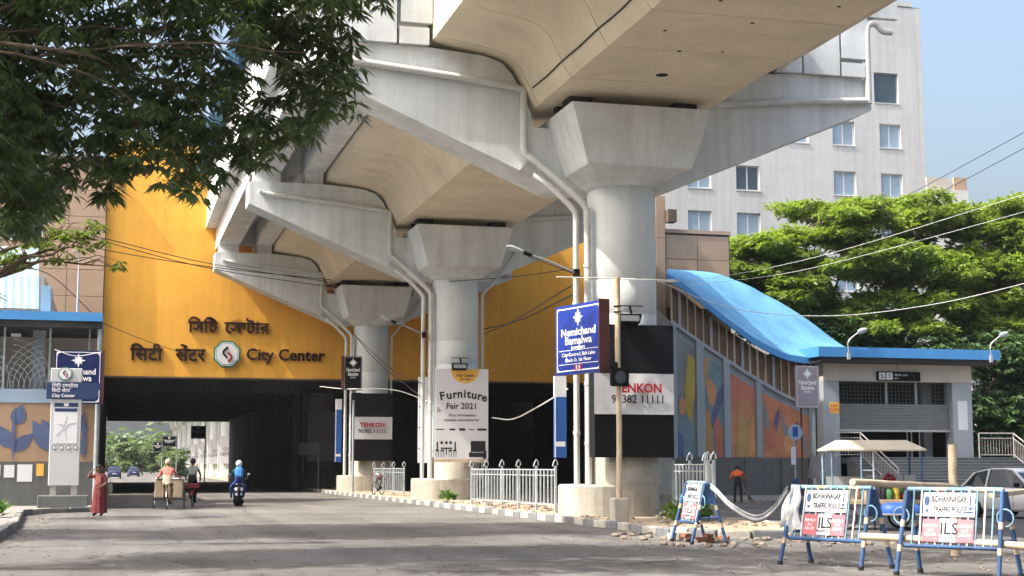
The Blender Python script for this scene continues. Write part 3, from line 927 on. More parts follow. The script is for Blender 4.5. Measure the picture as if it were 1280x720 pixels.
# brown panes between mullions, roof side follows the eave
xm = np.linspace(26.75, 34.3, 19)
eave = [(x, z - .2) for x, z in front]
for i, x in enumerate(xm):
    wdt = 0.07 if i % 4 == 1 else 0.028
    WB().box(x - wdt, x + wdt, 68.9, 69.0, lin(sill, x) + .05, lin(eave, x)).build('mullion', M_PILLAR if i % 4 == 1 else M_BEIGEW, es)
for xa, xb in zip(xm, xm[1:]):
    a, c = xa + .03, xb - .03
    WB().add([(a, 69.02, lin(sill, a)), (c, 69.02, lin(sill, c)), (c, 69.02, lin(eave, c)), (a, 69.02, lin(eave, a)), (a, 69.05, lin(sill, a)), (c, 69.05, lin(sill, c)), (c, 69.05, lin(eave, c)), (a, 69.05, lin(eave, a))],
             [(0, 1, 2, 3), (7, 6, 5, 4), (0, 4, 5, 1), (1, 5, 6, 2), (2, 6, 7, 3), (3, 7, 4, 0)]).build('pane', M_AMBER, es)
# painted mural: flat colour fields between the pilasters
MUR = {k: mat('mural_' + k, c, 0.8, 0.15, 1.2, streak=0.1, bump=0.05) for k, c in
       dict(red=(0.45, 0.17, 0.12), orange=(0.48, 0.21, 0.12), ochre=(0.40, 0.25, 0.11), yellow=(0.42, 0.32, 0.08), teal=(0.16, 0.25, 0.28), blue=(0.10, 0.135, 0.25), slate=(0.22, 0.24, 0.25), tan=(0.52, 0.27, 0.13), purple=(0.13, 0.11, 0.22), skin=(0.42, 0.22, 0.11)).items()}

mur_n = [0]

def paint(parent, y, poly, key, name='mural_shape'):
    mur_n[0] += 1
    B_ = WB()
    yy = y - .004 * (mur_n[0] % 9)
    B_.slab_poly([(a, c) for a, c in poly], yy, .004)
    return B_.build(name, MUR[key], parent)

def blob(cx, cz, rx, rz, n=14, seed=0, rough=0.25, tilt=0):
    r = random.Random(seed)
    k = [1 + r.uniform(-rough, rough) for _ in range(n)]
    out = []
    for i in range(n):
        a = 2 * math.pi * i / n
        x, z = rx * k[i] * math.cos(a), rz * k[i] * math.sin(a)
        out.append((cx + x * math.cos(tilt) - z * math.sin(tilt), cz + x * math.sin(tilt) + z * math.cos(tilt)))
    return out

def field(x0, x1, key, y=68.99):
    return paint(es, y, [(x0, 1.99), (x1, 1.99), (x1, lin(sill, x1) - .5), (x0, lin(sill, x0) - .5)], key, 'mural_panel')
Ym = 68.975
field(26.97, 27.98, 'slate'); field(28.44, 29.43, 'teal'); field(29.82, 31.18, 'red'); field(31.52, 34.08, 'orange')
paint(es, Ym, [(27.45, 3.6), (27.7, 3.6), (27.95, 5.2), (27.98, 6.9), (27.6, 7.1), (27.4, 5.5)], 'yellow')
paint(es, Ym, [(27.0, 2.0), (27.95, 2.0), (27.9, 3.3), (27.5, 4.2), (27.1, 3.7)], 'teal')
paint(es, Ym - .01, blob(27.25, 4.5, .17, .45, 12, 1, .08), 'tan')
paint(es, Ym, [(27.0, 2.0), (27.3, 2.0), (27.35, 3.0), (27.0, 3.3)], 'blue')
paint(es, Ym, [(28.46, 2.0), (28.9, 2.0), (28.85, 3.8), (28.6, 4.6), (28.46, 4.2)], 'ochre')
paint(es, Ym, [(28.5, 4.7), (28.8, 3.6), (29.1, 4.2), (29.4, 3.4), (29.42, 2.0), (29.0, 2.0), (28.95, 3.4)], 'red')
paint(es, Ym, blob(28.85, 5.2, .3, .8, 12, 3, .2, .3), 'tan')
paint(es, Ym, blob(29.15, 4.6, .2, .9, 12, 5, .25, -.3), 'blue')
paint(es, Ym, [(28.46, 5.6), (28.7, 6.2), (28.75, 7.0), (28.46, 6.9)], 'ochre')
paint(es, Ym, [(30.1, 2.0), (30.9, 2.0), (30.95, 3.6), (30.6, 5.0), (30.2, 4.6)], 'ochre')
paint(es, Ym - .01, blob(30.65, 4.35, .42, .5, 12, 7, .15), 'skin')
paint(es, Ym, [(30.75, 2.0), (31.15, 2.0), (31.1, 4.4), (30.9, 3.6)], 'tan')
paint(es, Ym, [(29.84, 2.0), (30.05, 2.0), (30.1, 4.2), (29.84, 5.0)], 'orange')
paint(es, Ym, [(31.54, 2.0), (32.5, 2.0), (32.2, 2.7), (31.7, 2.9), (31.54, 2.6)], 'purple')
for i, (x, z, a) in enumerate(((31.75, 4.0, .15), (32.3, 3.7, -.2), (32.75, 3.5, .2), (33.35, 3.1, -.15), (33.8, 2.8, .2))):
    paint(es, Ym, blob(x, z, .13, .75, 12, 20 + i, .2, a), 'purple' if i % 2 else 'slate')
paint(es, Ym, blob(32.05, 3.1, .3, .7, 14, 31, .2), 'red')
paint(es, Ym, blob(33.0, 2.6, .3, .5, 14, 33, .2), 'tan')

def roof_lamp(label, p, dx):
    t = root('roof_lamp', label, 'lamp', p, 0, 'lamps along the blue roof edge')
    B().box(-.07, .07, -.06, .06, -.35, 0).build('bracket_box', M_PILLAR, t)
    B().tube(arc([(0, 0, 0), (0, 0, .55), (dx * .45, -.05, .95), (dx * .62, -.06, 1.02)], 5), .03, 6).build('arm', M_STEEL, t)
    B().loft([sup(0, 0, .1, .06, -.25, 2, 12), sup(0, 0, .15, .1, 0, 2, 12), sup(0, 0, .08, .06, .25, 2, 12)], True).build('lamp_head', M_PILLAR, t)
    h = t.children[-1]; h.location = (dx * .75, -.06, 1.1); h.rotation_euler = (0, R(72) * dx, 0)
roof_lamp('small curved lamp on the right end of the blue entrance roof', (43.4, 66.87, 7.2), 1)
roof_lamp('small curved lamp on the blue roof beside the curved escalator roof', (35.35, 66.87, 7.2), 1)

# ------------------------------------------------------------------ left entrance kiosk
kk = root('entrance_kiosk', 'left station kiosk with flat blue roof, pale grille and leaf mural wall', 'building', (-4, 57, 0))
WB().box(-12, -0.62, 57.0, 61.9, 0.13, 1.715).build('granite_base', M_GRAN, kk)
WB().box(-12, -0.64, 57.02, 61.9, 1.72, 3.86).build('mural_wall', mat('mural_ground', (0.40, 0.27, 0.17), 0.8, 0.08, 1.0), kk)
WB().box(-12, -0.60, 56.96, 61.9, 3.865, 4.36).build('light_band', M_LBLUE, kk)
WB().box(-12, -0.5, 56.4, 61.95, 6.86, 7.18).build('roof_fascia', M_BLUEF, kk)
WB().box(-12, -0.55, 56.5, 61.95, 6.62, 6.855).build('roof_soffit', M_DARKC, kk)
WB().box(-12, -0.7, 61.2, 61.8, 4.365, 6.615).build('back_wall', M_BEIGEW, kk)
WB().box(-3.0, -2.55, 58.0, 58.4, 4.365, 6.615).build('inner_pillar', M_PILLAR, kk)
WB().tube([(-0.58, 56.75, 0.13), (-0.58, 56.75, 6.6)], .09, 10).build('post', M_RAILW, kk)
for x in (-4.3, -3.95, -2.35, -0.95): WB().box(x - .035, x + .035, 57.1, 57.17, 4.365, 6.615).build('mullion', M_RAILW, kk)
for cx in (-3.85, -2.38):
    b = WB()
    for i in range(8):
        r_ = .28 + i * .19
        b.tube([(cx + s_ * 0 - r_ * math.cos(a), 57.13, 4.38 + r_ * 1.15 * math.sin(a)) for s_ in (1,) for a in np.linspace(0, 1.45, 8)], .014, 5)
        b.tube([(cx - 1.45 + r_ * math.cos(a), 57.15, 4.38 + r_ * 1.15 * math.sin(a)) for a in np.linspace(0, 1.45, 8)], .014, 5)
    b.build('grille', M_RAILW, kk)
WB().box(-3.75, -3.4, 57.3, 57.34, 6.3, 6.42).build('tube_light', M_WHITE, kk)

def leaf_poly(cx, cz, L, wd, a, n=7):
    o = []
    for s_ in (1, -1):
        rng = range(n + 1) if s_ == 1 else range(n - 1, 0, -1)
        for i in rng:
            t_ = i / n
            u, v = L * t_, s_ * wd * math.sin(math.pi * t_ ** 0.8)
            o.append((cx + u * math.cos(a) - v * math.sin(a), cz + u * math.sin(a) + v * math.cos(a)))
    return o
for i, (cx, cz, L, wd, a) in enumerate(((-3.5, 1.75, 2.05, .07, 1.57), (-3.5, 2.1, .95, .24, .75), (-3.52, 2.2, 1.1, .27, 2.2), (-3.45, 3.05, .75, .28, 1.3), (-4.6, 2.3, 1.2, .3, 1.7),
                                        (-2.2, 2.1, 1.3, .3, 2.1), (-1.95, 1.75, 2.05, .1, 1.5), (-1.85, 2.3, 1.2, .25, 2.2), (-1.0, 1.75, 2.05, .08, 1.6), (-1.02, 2.0, 1.1, .22, 2.2), (-1.0, 2.8, .9, .2, 2.0), (-5.2, 2, 1.4, .3, 1.2))):
    paint(kk, 57.0, [(min(max(x, -6), -.66), min(max(z, 1.74), 3.84)) for x, z in leaf_poly(cx, cz, L, wd, a)], 'blue', 'mural_leaf')
for (x0, x1, z0, z1, m) in ((-3.78, -3.42, 1.15, 1.6, M_WHITE), (-3.32, -2.8, 1.0, 1.62, M_WHITE), (-2.66, -2.4, 1.2, 1.65, M_ORPR), (-4.2, -3.9, 1.2, 1.6, M_WHITE)):
    WB().box(x0, x1, 56.985, 56.996, z0, z1).build('pasted_notice', m, kk)
rl = root('sloping_roof', 'pale blue corrugated escalator roof sloping behind the left kiosk', 'roof', (-5, 60, 7))
b = WB()
rows = []
NR = 44
for i in range(NR + 1):
    x = -9 + 6.15 * i / NR
    rib = .05 if i % 2 else 0
    rows.append([(x, 58.2 - rib, 7.45), (x - .1, 59.3 - rib, 8.8), (x - .25, 61.2 - rib, 10.2)])
for i in range(NR):
    for j in range(2):
        b.add([rows[i][j], rows[i + 1][j], rows[i + 1][j + 1], rows[i][j + 1]], [(0, 1, 2, 3)])
b.build('roof_sheet', M_SHEET, rl, fix=False)
WB().add([(-2.8, 58.25, 7.22), (-2.42, 58.25, 7.22), (-2.46, 58.3, 8.35), (-2.8, 58.3, 8.35), (-2.8, 61, 7.22), (-2.42, 61, 7.22), (-2.46, 61, 8.35), (-2.8, 61, 8.35)],
         [(0, 1, 2, 3), (1, 5, 6, 2), (3, 2, 6, 7), (4, 7, 6, 5), (0, 3, 7, 4), (0, 4, 5, 1)]).build('end_sheet', M_SHEET, rl)
WB().box(-13, -2.85, 61.95, 84, 0, 9.2).build('shade_hall_block', M_BEIGEW, rl)  # block added behind the roof to cast shade on the road
lp_ = root('lamp_pole', 'thin white lamp pole standing on the blue kiosk roof', 'lamp', (-1.45, 58, 7.18))
B().tube([(0, 0, 0), (0, 0, 2.5)], .035, 8, rs=[.04, .028]).build('pole', M_RAILW, lp_)
B().tube([(.02, 0, 2.47), (-.12, -.02, 2.5), (-.24, -.04, 2.46)], .04, 8).build('lamp_head', M_RAILW, lp_)

# ------------------------------------------------------------------ station name on the yellow wall
def letters(name, label, parts, x, z, y=87.93):
    t = root(name, label, 'lettering', (x, y, z), 0, 'station name lettering on the yellow wall')
    for body, dx, dz, size, sx in parts:
        text(body, t, M_LET, dx, dz, size, y=0, align='LEFT', bold=.021 if body != 'র' else .008, ext=.05, sx=sx, name='letter', ay='TOP_BASELINE')
    return t
letters('name_lettering', 'dark Bengali station name, upper line on the yellow wall', [('িসিট', 0, 0, .97, .97), ('েস', 2.1, 0, .97, .97), ('ন', 3.02, .22, .62, .8), ('টা', 3.34, 0, .97, .96), ('র', 4.13, 0, .97, .96)], 4.05, 9.34)
letters('name_lettering', 'dark Hindi station name, lower left of the octagon emblem on the yellow wall', [('िसटी', 0, 0, 1.05, 1.0), ('सेंटर', 2.55, 0, 1.05, 1.0)], 0.82, 7.66)
letters('name_lettering', 'dark English words City Center, right of the octagon emblem on the yellow wall', [('City Center', 0, 0, .95, 1.0)], 7.4, 7.78)
em = root('octagon_emblem', 'white octagon metro emblem with green rim on the yellow wall', 'emblem', (6.3, 87.9, 8.07))

def octa(r, y0, y1):
    return [[(r * math.cos(R(22.5 + 45 * i)), y, r * math.sin(R(22.5 + 45 * i))) for i in range(8)] for y in (y0, y1)]

def emblem(t, k=1.0, y=0.0):
    for nm, r, d, m in (('rim', .84, .0, M_GREENR), ('white_ring', .74, .02, M_WHITE), ('inner_line', .68, .03, M_GREENR), ('face', .65, .04, M_WHITE)):
        B().loft(octa(r * k, y - .1 * k - d * k, y)).build(nm, m, t)
    for nm, m, pts in (('swoosh', M_LETK, [(.02, .42), (-.22, .16), (-.24, .05), (.0, -.22)]), ('swoosh', M_RED, [(.02, .1), (.24, -.08), (.26, -.22), (.06, -.45)])):
        b = B()
        for (a, c), (e, f_) in zip(pts, pts[1:]):
            b.beam((a * k, y - .15 * k, c * k), (e * k, y - .15 * k, f_ * k), .02 * k, .11 * k, (0, 1, 0))
            b.beam((a * k, y - .15 * k, c * k), (e * k, y - .15 * k, f_ * k), .11 * k, .02 * k, (0, 1, 0))
        b.build(nm, m, t)
emblem(em)

# ------------------------------------------------------------------ jewellers' signs and totem
def flower(t, x, z, r, y, m=M_LETW):
    b = B()
    for i in range(8):
        a = math.pi / 4 * i + math.pi / 2
        L = r * (1.15 if i % 2 == 0 else .85)
        b.slab_poly([(x + q * math.cos(a) - w_ * math.sin(a), z + q * math.sin(a) + w_ * math.cos(a)) for q, w_ in ((0, 0), (L * .5, -.2 * r), (L, 0), (L * .5, .2 * r))], y - .002 * (i % 2), .003)
    b.build('flower_mark', m, t)

def jeweller(t, w_, h, m, big=True, mc=M_LETW):
    """white frame, flower mark and lettering on a board of size w_ x h centred at the local origin, face at y=-0.06"""
    y = -.062
    B().box(-w_ / 2, w_ / 2, -.06, .06, -h / 2, h / 2).build('board', m, t)
    b = B()
    q = .035 * w_
    for x0, x1, z0, z1 in ((-w_ / 2 + q, w_ / 2 - q, h / 2 - q * 1.4, h / 2 - q), (-w_ / 2 + q, w_ / 2 - q, -h / 2 + q, -h / 2 + q * 1.4), (-w_ / 2 + q, -w_ / 2 + q * 1.4, -h / 2 + q, h / 2 - q), (w_ / 2 - q * 1.4, w_ / 2 - q, -h / 2 + q, h / 2 - q)):
        b.box(x0, x1, y - .002, y + .001, z0, z1)
    if big:
        for z in (-.16 * h, -.36 * h):
            b.box(-w_ * .42, w_ * .42, y - .002, y + .001, z, z + .008 * h)
        for sx in (-1, 1):
            for sz in (-1, 1):
                cx, cz = sx * w_ * .46, sz * h * .46
                b.slab_poly([(cx, cz), (cx - sx * .1 * w_, cz), (cx - sx * .03 * w_, cz - sz * .03 * h), (cx, cz - sz * .1 * h)], y - .004, .003)
    b.build('border', mc, t)
    flower(t, 0, h * .31, h * .115, y - .002, mc)
    s_ = h * .155
    sx = w_ * .8 / (s_ * 4.9)
    text('Nemichand', t, mc, 0, h * .1, s_, y=y, bold=.02, sx=sx)
    text('Bamalwa', t, mc, 0, -h * .025, s_, y=y, bold=.02, sx=sx)
    text('Jewellers', t, mc, 0, -h * .12, s_ * .5, y=y, bold=.01, sx=sx)
    if big:
        text('City Centre I, Salt Lake', t, mc, 0, -h * .22, s_ * .46, y=y, bold=.02, sx=sx)
        text('Block D, 1st Floor', t, mc, 0, -h * .3, s_ * .46, y=y, bold=.02, sx=sx)

# big blue sign hung on the pole in front of the first pier
a_ = math.atan2(36.2 - 38.5, 12.2 - 11.6)
sgn = root('jeweller_sign', 'bright blue jeweller sign hung on the pole before the nearest pier', 'sign', (11.9, 37.38, 4.92), a_, 'jeweller signs on poles')
jeweller(sgn, 2.3, 1.86, M_ROYAL)
B().box(1.152, 1.19, -.16, .16, -.95, .95).build('side_panel', M_MAROON, sgn)
B().box(-1.15, 1.15, .061, .16, -.93, .93).build('box_back', M_MAROON, sgn)
for x in (-.1, .1):
    B().box(x - .07, x + .07, -.066, -.063, -.83, -.69).build('red_mark', M_RED, sgn)
text('E 0', sgn, M_LETW, 0, -.76, .15, y=-.069, bold=.02)
pl = root('sign_pole', 'pale bamboo coloured sign pole set in a concrete block before the nearest pier', 'pole', (12.55, 36.2, 0.13))
B().bbox(-.2, .2, -.2, .2, 0, .62, .03).build('footing', M_PLINTH, pl)
B().tube([(0, 0, .6), (.02, 0, 2.5), (-.01, 0, 4.5), (0, 0, 5.75)], .07, 10).build('pole', M_BAMBOO, pl)
B().tube([(0, 0, 5.75), (0, 0, 6.3)], .07, 10).build('pole_top', M_WOOD, pl)
for z in (5.55, 5.4): B().torus((0, 0, z), .09, .02, 'z', 12, 5).build('wire_tie', M_WIRE, pl)
fl = root('floodlight', 'black box floodlight on the pole under the bright blue sign', 'lamp', (12.5, 36.02, 3.82), R(8))
B().loft([[(-.24, -.1, -.24), (.24, -.1, -.24), (.26, -.1, .24), (-.26, -.1, .24)], [(-.2, .1, -.2), (.2, .1, -.2), (.2, .1, .2), (-.2, .1, .2)]]).build('housing', M_BLACK, fl)
B().lathe([(.15, 0), (.16, .02)], n=16).build('lens', M_GLASSD, fl); fl.children[-1].rotation_euler = (R(90), 0, 0); fl.children[-1].location = (0, -.102, 0)
B().box(-.03, .03, .1, .18, -.05, .4).build('bracket', M_BLACK, fl)

t = root('jeweller_sign', 'navy jeweller sign standing behind the totem at the left kiosk', 'sign', (-1.3, 56.2, 4.78), 0, 'jeweller signs on poles')
jeweller(t, 1.66, 1.95, M_NAVY)
B().box(.832, .92, -.1, .1, -.98, .98).build('side_panel', M_MAROON, t)
B().tube([(.0, .12, -4.6), (.0, .12, .6)], .05, 8).build('post', M_PILLAR, t)
t = root('jeweller_sign', 'small black jeweller sign on the pole before the third pier', 'sign', (12.2, 78, 6.45), R(-8), 'jeweller signs on poles')
jeweller(t, .95, 1.8, M_BLACK, False)
B().box(-.62, -.482, -.1, .1, -.9, .9).build('side_panel', M_MAROON, t)
B().tube([(.05, .12, -6.3), (.05, .12, 1.5)], .06, 8).build('post', M_PILLAR, t)
B().bbox(-.05, .45, -.1, .15, -1.4, -1.02, .03).build('lamp_box', M_BLACK, t)
t = root('jeweller_sign', 'lilac grey jeweller sign on a rusty post left of the shuttered entrance', 'sign', (32.6, 66, 5.4), 0, 'jeweller signs on poles')
jeweller(t, 1.22, 2.05, M_PURP, False)
B().tube([(-.3, .1, -5.3), (-.3, .1, .9)], .05, 8).build('post', M_MAROON, t)
t = root('white_post', 'slim white post right of the lilac grey sign', 'post', (33.0, 66.2, 0.13))
B().tube([(0, 0, 0), (0, 0, 5.6)], .09, 10).build('pole', M_RAILW, t)
B().bbox(-.14, .14, -.14, .14, 0, .3).build('footing', M_PLINTH, t)
for (x, y, z, w_, h, lab) in ((8.0, 148, 4.85, 1.35, 1.25, 'black sign hanging beyond the underpass, larger and higher one'), (5.7, 160, 4.15, 1.5, 1.2, 'black sign beyond the underpass, lower and left of the larger one'), (4.9, 172, 3.75, .9, 1.1, 'small black sign beyond the underpass, leftmost of the three')):
    t = root('jeweller_sign', lab, 'sign', (x, y, z), 0, 'black signs beyond the underpass')
    jeweller(t, w_, h, M_BLACK, False)
    B().tube([(w_ / 2 + .05, .1, -z), (w_ / 2 + .05, .1, h * .8)], .06, 6).build('post', M_PILLAR, t)

tt = root('station_totem', 'grey station totem with navy name board, emblem and route map by the left kiosk', 'totem', (-1.62, 54.6, 0.13))
B().bbox(-.85, .85, -.4, .4, 0, .42, .03).build('base', M_GRAN, tt)
for x in (-.35, .35): B().box(x - .1, x + .1, -.08, .08, .42, .75).build('leg', M_STEEL, tt)
B().bbox(-.52, .52, -.14, .14, .75, 3.78, .02).build('body', M_TOTG, tt)
B().bbox(-.56, .5, -.13, .13, 4.36, 4.86, .02).build('head', M_TOTG, tt)
nb = B(); nb.slab_poly([(-.68, 3.79), (1.0, 3.79), (1.16, 4.35), (-.68, 4.35)], .15, .34); nb.add([(-.68, .15, 3.79), (1.0, .15, 3.79), (1.16, .15, 4.35), (-.68, .15, 4.35)], [(3, 2, 1, 0)])
nb.build('name_board', M_NAVY2, tt)
text('িসিট েসন্টার', tt, M_LETW, -.5, 4.24, .17, y=-.195, align='LEFT', bold=.01)
text('िसटी सेंटर', tt, M_LETW, -.5, 4.07, .17, y=-.195, align='LEFT', bold=.01)
text('City Center', tt, M_LETW, -.5, 3.89, .16, y=-.195, align='LEFT', bold=.02)
hd = B().box(-.4, .4, -.148, -.141, 3.5, 3.64).build('map_header', M_NAVY2, tt)
B().box(-.08, .08, -.153, -.149, 3.52, 3.62).build('map_logo', M_WHITE, tt)
B().box(-.4, .4, -.149, -.141, 2.22, 3.47).build('map_panel', M_WHITE, tt)
B().box(-.38, .38, -.153, -.1495, 3.33, 3.45).build('map_title', M_NAVY2, tt)
mp = B()
for pts in ([(-.3, 2.5), (-.1, 2.7), (0, 3.0), (.05, 3.2)], [(.05, 2.35), (-.02, 2.7), (.1, 2.9), (.32, 2.95)], [(-.25, 2.9), (-.05, 2.85)]):
    for p, q in zip(pts, pts[1:]): mp.beam((p[0], -.152, p[1]), (q[0], -.152, q[1]), .012, .004)
mp.build('route_lines', M_PILLAR, tt)
for x in (-.36, -.12, .12, .36):
    B().loft([[(x + .075 * math.cos(2 * math.pi * i / 14), yv, 2.07 + .075 * math.sin(2 * math.pi * i / 14)) for i in range(14)] for yv in (-.15, -.141)]).build('service_icon', M_LETK, tt)
    B().loft([[(x + .055 * math.cos(2 * math.pi * i / 14), yv, 2.07 + .055 * math.sin(2 * math.pi * i / 14)) for i in range(14)] for yv in (-.156, -.151)]).build('service_icon', M_WHITE, tt)
e2 = root('tmp', None, None); e2.name = 'emblem'; e2.location = (-.07, -.13, 4.66); e2.parent = tt
emblem(e2, .3)

# ------------------------------------------------------------------ hoardings on the piers
def wrinkled(x0, x1, z0, z1, y, seed, amp=.03, n=16, m=9):
    r = random.Random(seed)
    folds = [(r.uniform(x0, x1), r.uniform(z0, z1), r.uniform(-.9, .9), r.uniform(.5, 1)) for _ in range(7)]
    b = B(); vs = []
    for j in range(m + 1):
        for i in range(n + 1):
            x, z = x0 + (x1 - x0) * i / n, z0 + (z1 - z0) * j / m
            d = 0
            for fx, fz, a, s_ in folds:
                u = (x - fx) * math.cos(a) + (z - fz) * math.sin(a)
                v = -(x - fx) * math.sin(a) + (z - fz) * math.cos(a)
                d += s_ * math.exp(-(u / .09) ** 2 - (v / .5) ** 2)
            vs.append((x, y - amp * d + r.uniform(-.003, .003), z))
    b.add(vs, [(j * (n + 1) + i, j * (n + 1) + i + 1, (j + 1) * (n + 1) + i + 1, (j + 1) * (n + 1) + i) for j in range(m) for i in range(n)], True)
    return b

def hoarding(label, y, x0, x1, z, big):
    """black hoarding box in three tiers: cloth, white strip, black board"""
    t = root('hoarding', label, 'hoarding', (AX, y, 0), 0, 'black and white hoardings on the piers')
    cx = (x0 + x1) / 2
    B().box(x0, x1, .02, .5, z[0], z[3]).build('frame_box', M_BLKCLOTH, t)
    wrinkled(x0 - .01, x1 + .02, z[2], z[3] + .03, 0.0, 4, .05 if big else .02).build('top_cloth', M_BLKCLOTH, t, fix=False)
    wrinkled(x0 - .015, x1 + .01, z[1], z[2], -.012, 9, .025 if big else .01).build('white_strip', M_WHITE, t, fix=False)
    B().box(x0, x1, -.005, .015, z[0], z[1]).build('lower_board', M_BLACK, t)
    text('TENKON', t, M_RED, cx + .1 * (1 if big else 0), z[1] + (z[2] - z[1]) * .63, .36, y=-.075, bold=.03, sx=.95)
    text('90382 11111', t, M_LETK, cx + .1 * (1 if big else 0), z[1] + (z[2] - z[1]) * .36, .32, y=-.075, bold=.012, sx=.95)
    return t
h1 = hoarding('black hoarding with white phone number strip on the nearest pier', Y1 - 1.3, -1.29, 1.06, (1.8, 3.0, 4.15, 5.5), True)
h3 = hoarding('black hoarding with white strip on the third pier, dim by the underpass', Y1 + 2 * SP - 1.3, -1.25, 1.03, (1.86, 3.07, 4.33, 5.63), False)
for (p, lab) in ((Y1, 'white and blue advertising panel behind the pipes of the nearest pier'), (Y1 + 2 * SP, 'white and blue advertising panel behind the pipe of the third pier'),):
    t = root('advert_panel', lab, 'panel', (12.8, p + .45, 1.8), 0, 'slim advertising panels beside the piers')
    z0 = 2.35 if p == Y1 else 3.6
    PW = -.14
    B().box(-.5, PW, -.05, .05, z0 - .6, z0).build('white_top', M_WHITE, t)
    B().box(-.5, PW, -.05, .05, 0, z0 - .605).build('blue_field', M_ADBLUE, t)
    B().box(-.46, PW - .04, -.056, -.051, .32, .46).build('white_line', M_WHITE, t)
    B().box(-.5, -.46, -.056, -.051, .01, z0 - .6).build('edge_line', M_WHITE, t)
t = root('advert_panel', 'plain white panel behind the pipes of the furniture banner pier', 'panel', (13.14, Y1 + SP + .45, 1.7), 0, 'slim advertising panels beside the piers')
B().box(-.42, .42, -.05, .05, 0, 3.7).build('white_board', M_WHITE, t)
for z in (.6, 1.5, 2.4): B().box(-.42, -.2, -.058, -.051, z, z + .04).build('clip', M_LETK, t)

fb = root('furniture_banner', 'tall white Furniture Fair 2021 banner on the middle pier', 'banner', (AX, Y1 + SP - 1.35, 1.72), R(0), None)
W0, W1 = -1.17, 1.14
B().box(W0, W1, 0, .06, .14, 3.94).build('banner_sheet', M_WHITE, fb)
B().box(W0, W1, -.004, .055, 0, .138).build('bottom_strip', M_BBEIGE, fb)
hc = [(.12 + .62 * math.cos(a), 3.93 + .6 * math.sin(a)) for a in np.linspace(math.pi, 2 * math.pi, 18)]
B().slab_poly(hc, -.001, .006).build('badge', M_ORPR, fb)
text('City Centre', fb, M_LETK, .12, 3.66, .16, y=-.012, bold=.02)
text('SALT LAKE', fb, M_LETK, .12, 3.5, .09, y=-.012, bold=.02)
wd = 'Furniture'
adv = [.0, .27, .53, .72, .98, 1.12, 1.30, 1.55, 1.73]
for i, ch in enumerate(wd):
    x = -.98 + adv[i] * 1.06
    z = 2.72 + .16 * math.sin(math.pi * (i + .5) / 9)
    text(ch, fb, M_LETK, x, z, .48, y=-.006, align='LEFT', bold=.03, rot=(R(90), R(-10 + 20 * i / 8) * 1.0, 0))
text('Fair 2021', fb, M_LETK, -.02, 2.36, .36, y=-.006, bold=.015)
text('10 to 14 November', fb, M_LETK, 0, 1.98, .15, y=-.006, bold=.01)
text('at Fountain Gate Shading Park', fb, M_LETK, -.02, 1.78, .125, y=-.006, bold=.01)
b = B()
for i in range(4):
    for j in range(4 - abs(i - 1)): b.box(-1.08 + j * .05, -1.05 + j * .05, -.005, .001, 2.1 + i * .06, 2.13 + i * .06)
b.build('dot_pattern', M_LETK, fb)
b = B()
for x, w_, h in ((-.95, .34, .04), (-.42, .24, .07), (.0, .26, .1), (.4, .24, .035), (.86, .4, .09)): b.box(x - w_ / 2, x + w_ / 2, -.005, .001, 1.38 - h / 2, 1.38 + h / 2)
b.build('sponsor_marks', M_LETK, fb)
b = B()       # dining set print
b.box(-.92, -.42, -.005, .001, .56, .62); b.box(-.7, -.66, -.005, .001, .3, .56)
for x in (-1.08, -.86, -.52, -.32):
    b.box(x - .05, x - .03, -.005, .001, .22, .5); b.box(x + .05, x + .07, -.005, .001, .22, .5); b.box(x - .06, x + .08, -.0052, .0008, .46, .53)
for x in (-1.07, -.3): b.box(x - .03, x + .03, -.0048, .0012, .5, .86)
for x in (-.88, -.68, -.5): b.slab_poly([(x + .06 * math.cos(a), .82 + .07 * math.sin(a)) for a in np.linspace(0, 6.28, 9)[:-1]], -.001, .004)
b.build('dining_set_print', M_LETK, fb)
b = B()       # sofa print
b.box(.38, 1.02, -.005, .001, .42, .9); b.box(.3, .98, -.0065, .0005, .22, .42); b.box(.9, 1.06, -.0075, 0, .16, .5)
b.build('sofa_print', M_LETK, fb)
B().box(.42, .96, -.009, -.0076, .4, .44).build('sofa_highlight', M_PILLAR, fb)

def clip_light(label, x, y, z):
    t = root('clip_light', label, 'lamp', (x, y, z), 0, 'small floodlights above the pier banners')
    b = B(); b.beam((-.35, .05, .38), (.45, .05, .38), .03, .03); b.beam((.05, .05, .38), (.08, -.02, .16), .05, .05); b.build('bracket', M_BLACK, t)
    b = B(); b.loft([[(-.3, -.12, -.12), (.3, -.12, -.12), (.3, .1, -.16), (-.3, .1, -.16)], [(-.36, -.14, .14), (.36, -.14, .14), (.3, .1, .1), (-.3, .1, .1)]]); b.build('housing', M_BLACK, t)
    B().box(-.27, .27, -.148, -.135, -.07, .09).build('lens', M_PILLAR, t)
clip_light('small black floodlight above the nearest pier hoarding', 13.95, 39.3, 5.68)
clip_light('small black floodlight on top of the furniture fair banner', 14.1, 61.2, 5.75)

def street_lamp(label, p, q):
    t = root('street_lamp', label, 'lamp', p, 0, 'arm lamps fixed to the pier pipes')
    d = Vector(q) - Vector(p)
    B().tube([(0, 0, 0), d * .5 + Vector((0, 0, .03)), d], .03, 6).build('arm', M_PILLAR, t)
    u = d.normalized()
    B().tube([d * .98, d + u * .12, d + u * .4, d + u * .54], .1, 8, rs=[.05, .075, .08, .035]).build('lamp_head', M_RAILW, t)
    B().tube([d * .86, d * 1.02], .06, 8).build('collar', M_BLACK, t)
    B().box(-.08, .08, -.08, .08, -.12, .12).build('clamp', M_BLACK, t)
street_lamp('arm lamp reaching left from the nearest pier, higher and larger one', (12.7, 40.2, 7.05), (11.05, 39.9, 7.55))
street_lamp('arm lamp reaching left from the middle pier, lower and smaller one', (12.75, 62.1, 7.15), (11.3, 61.9, 7.7))

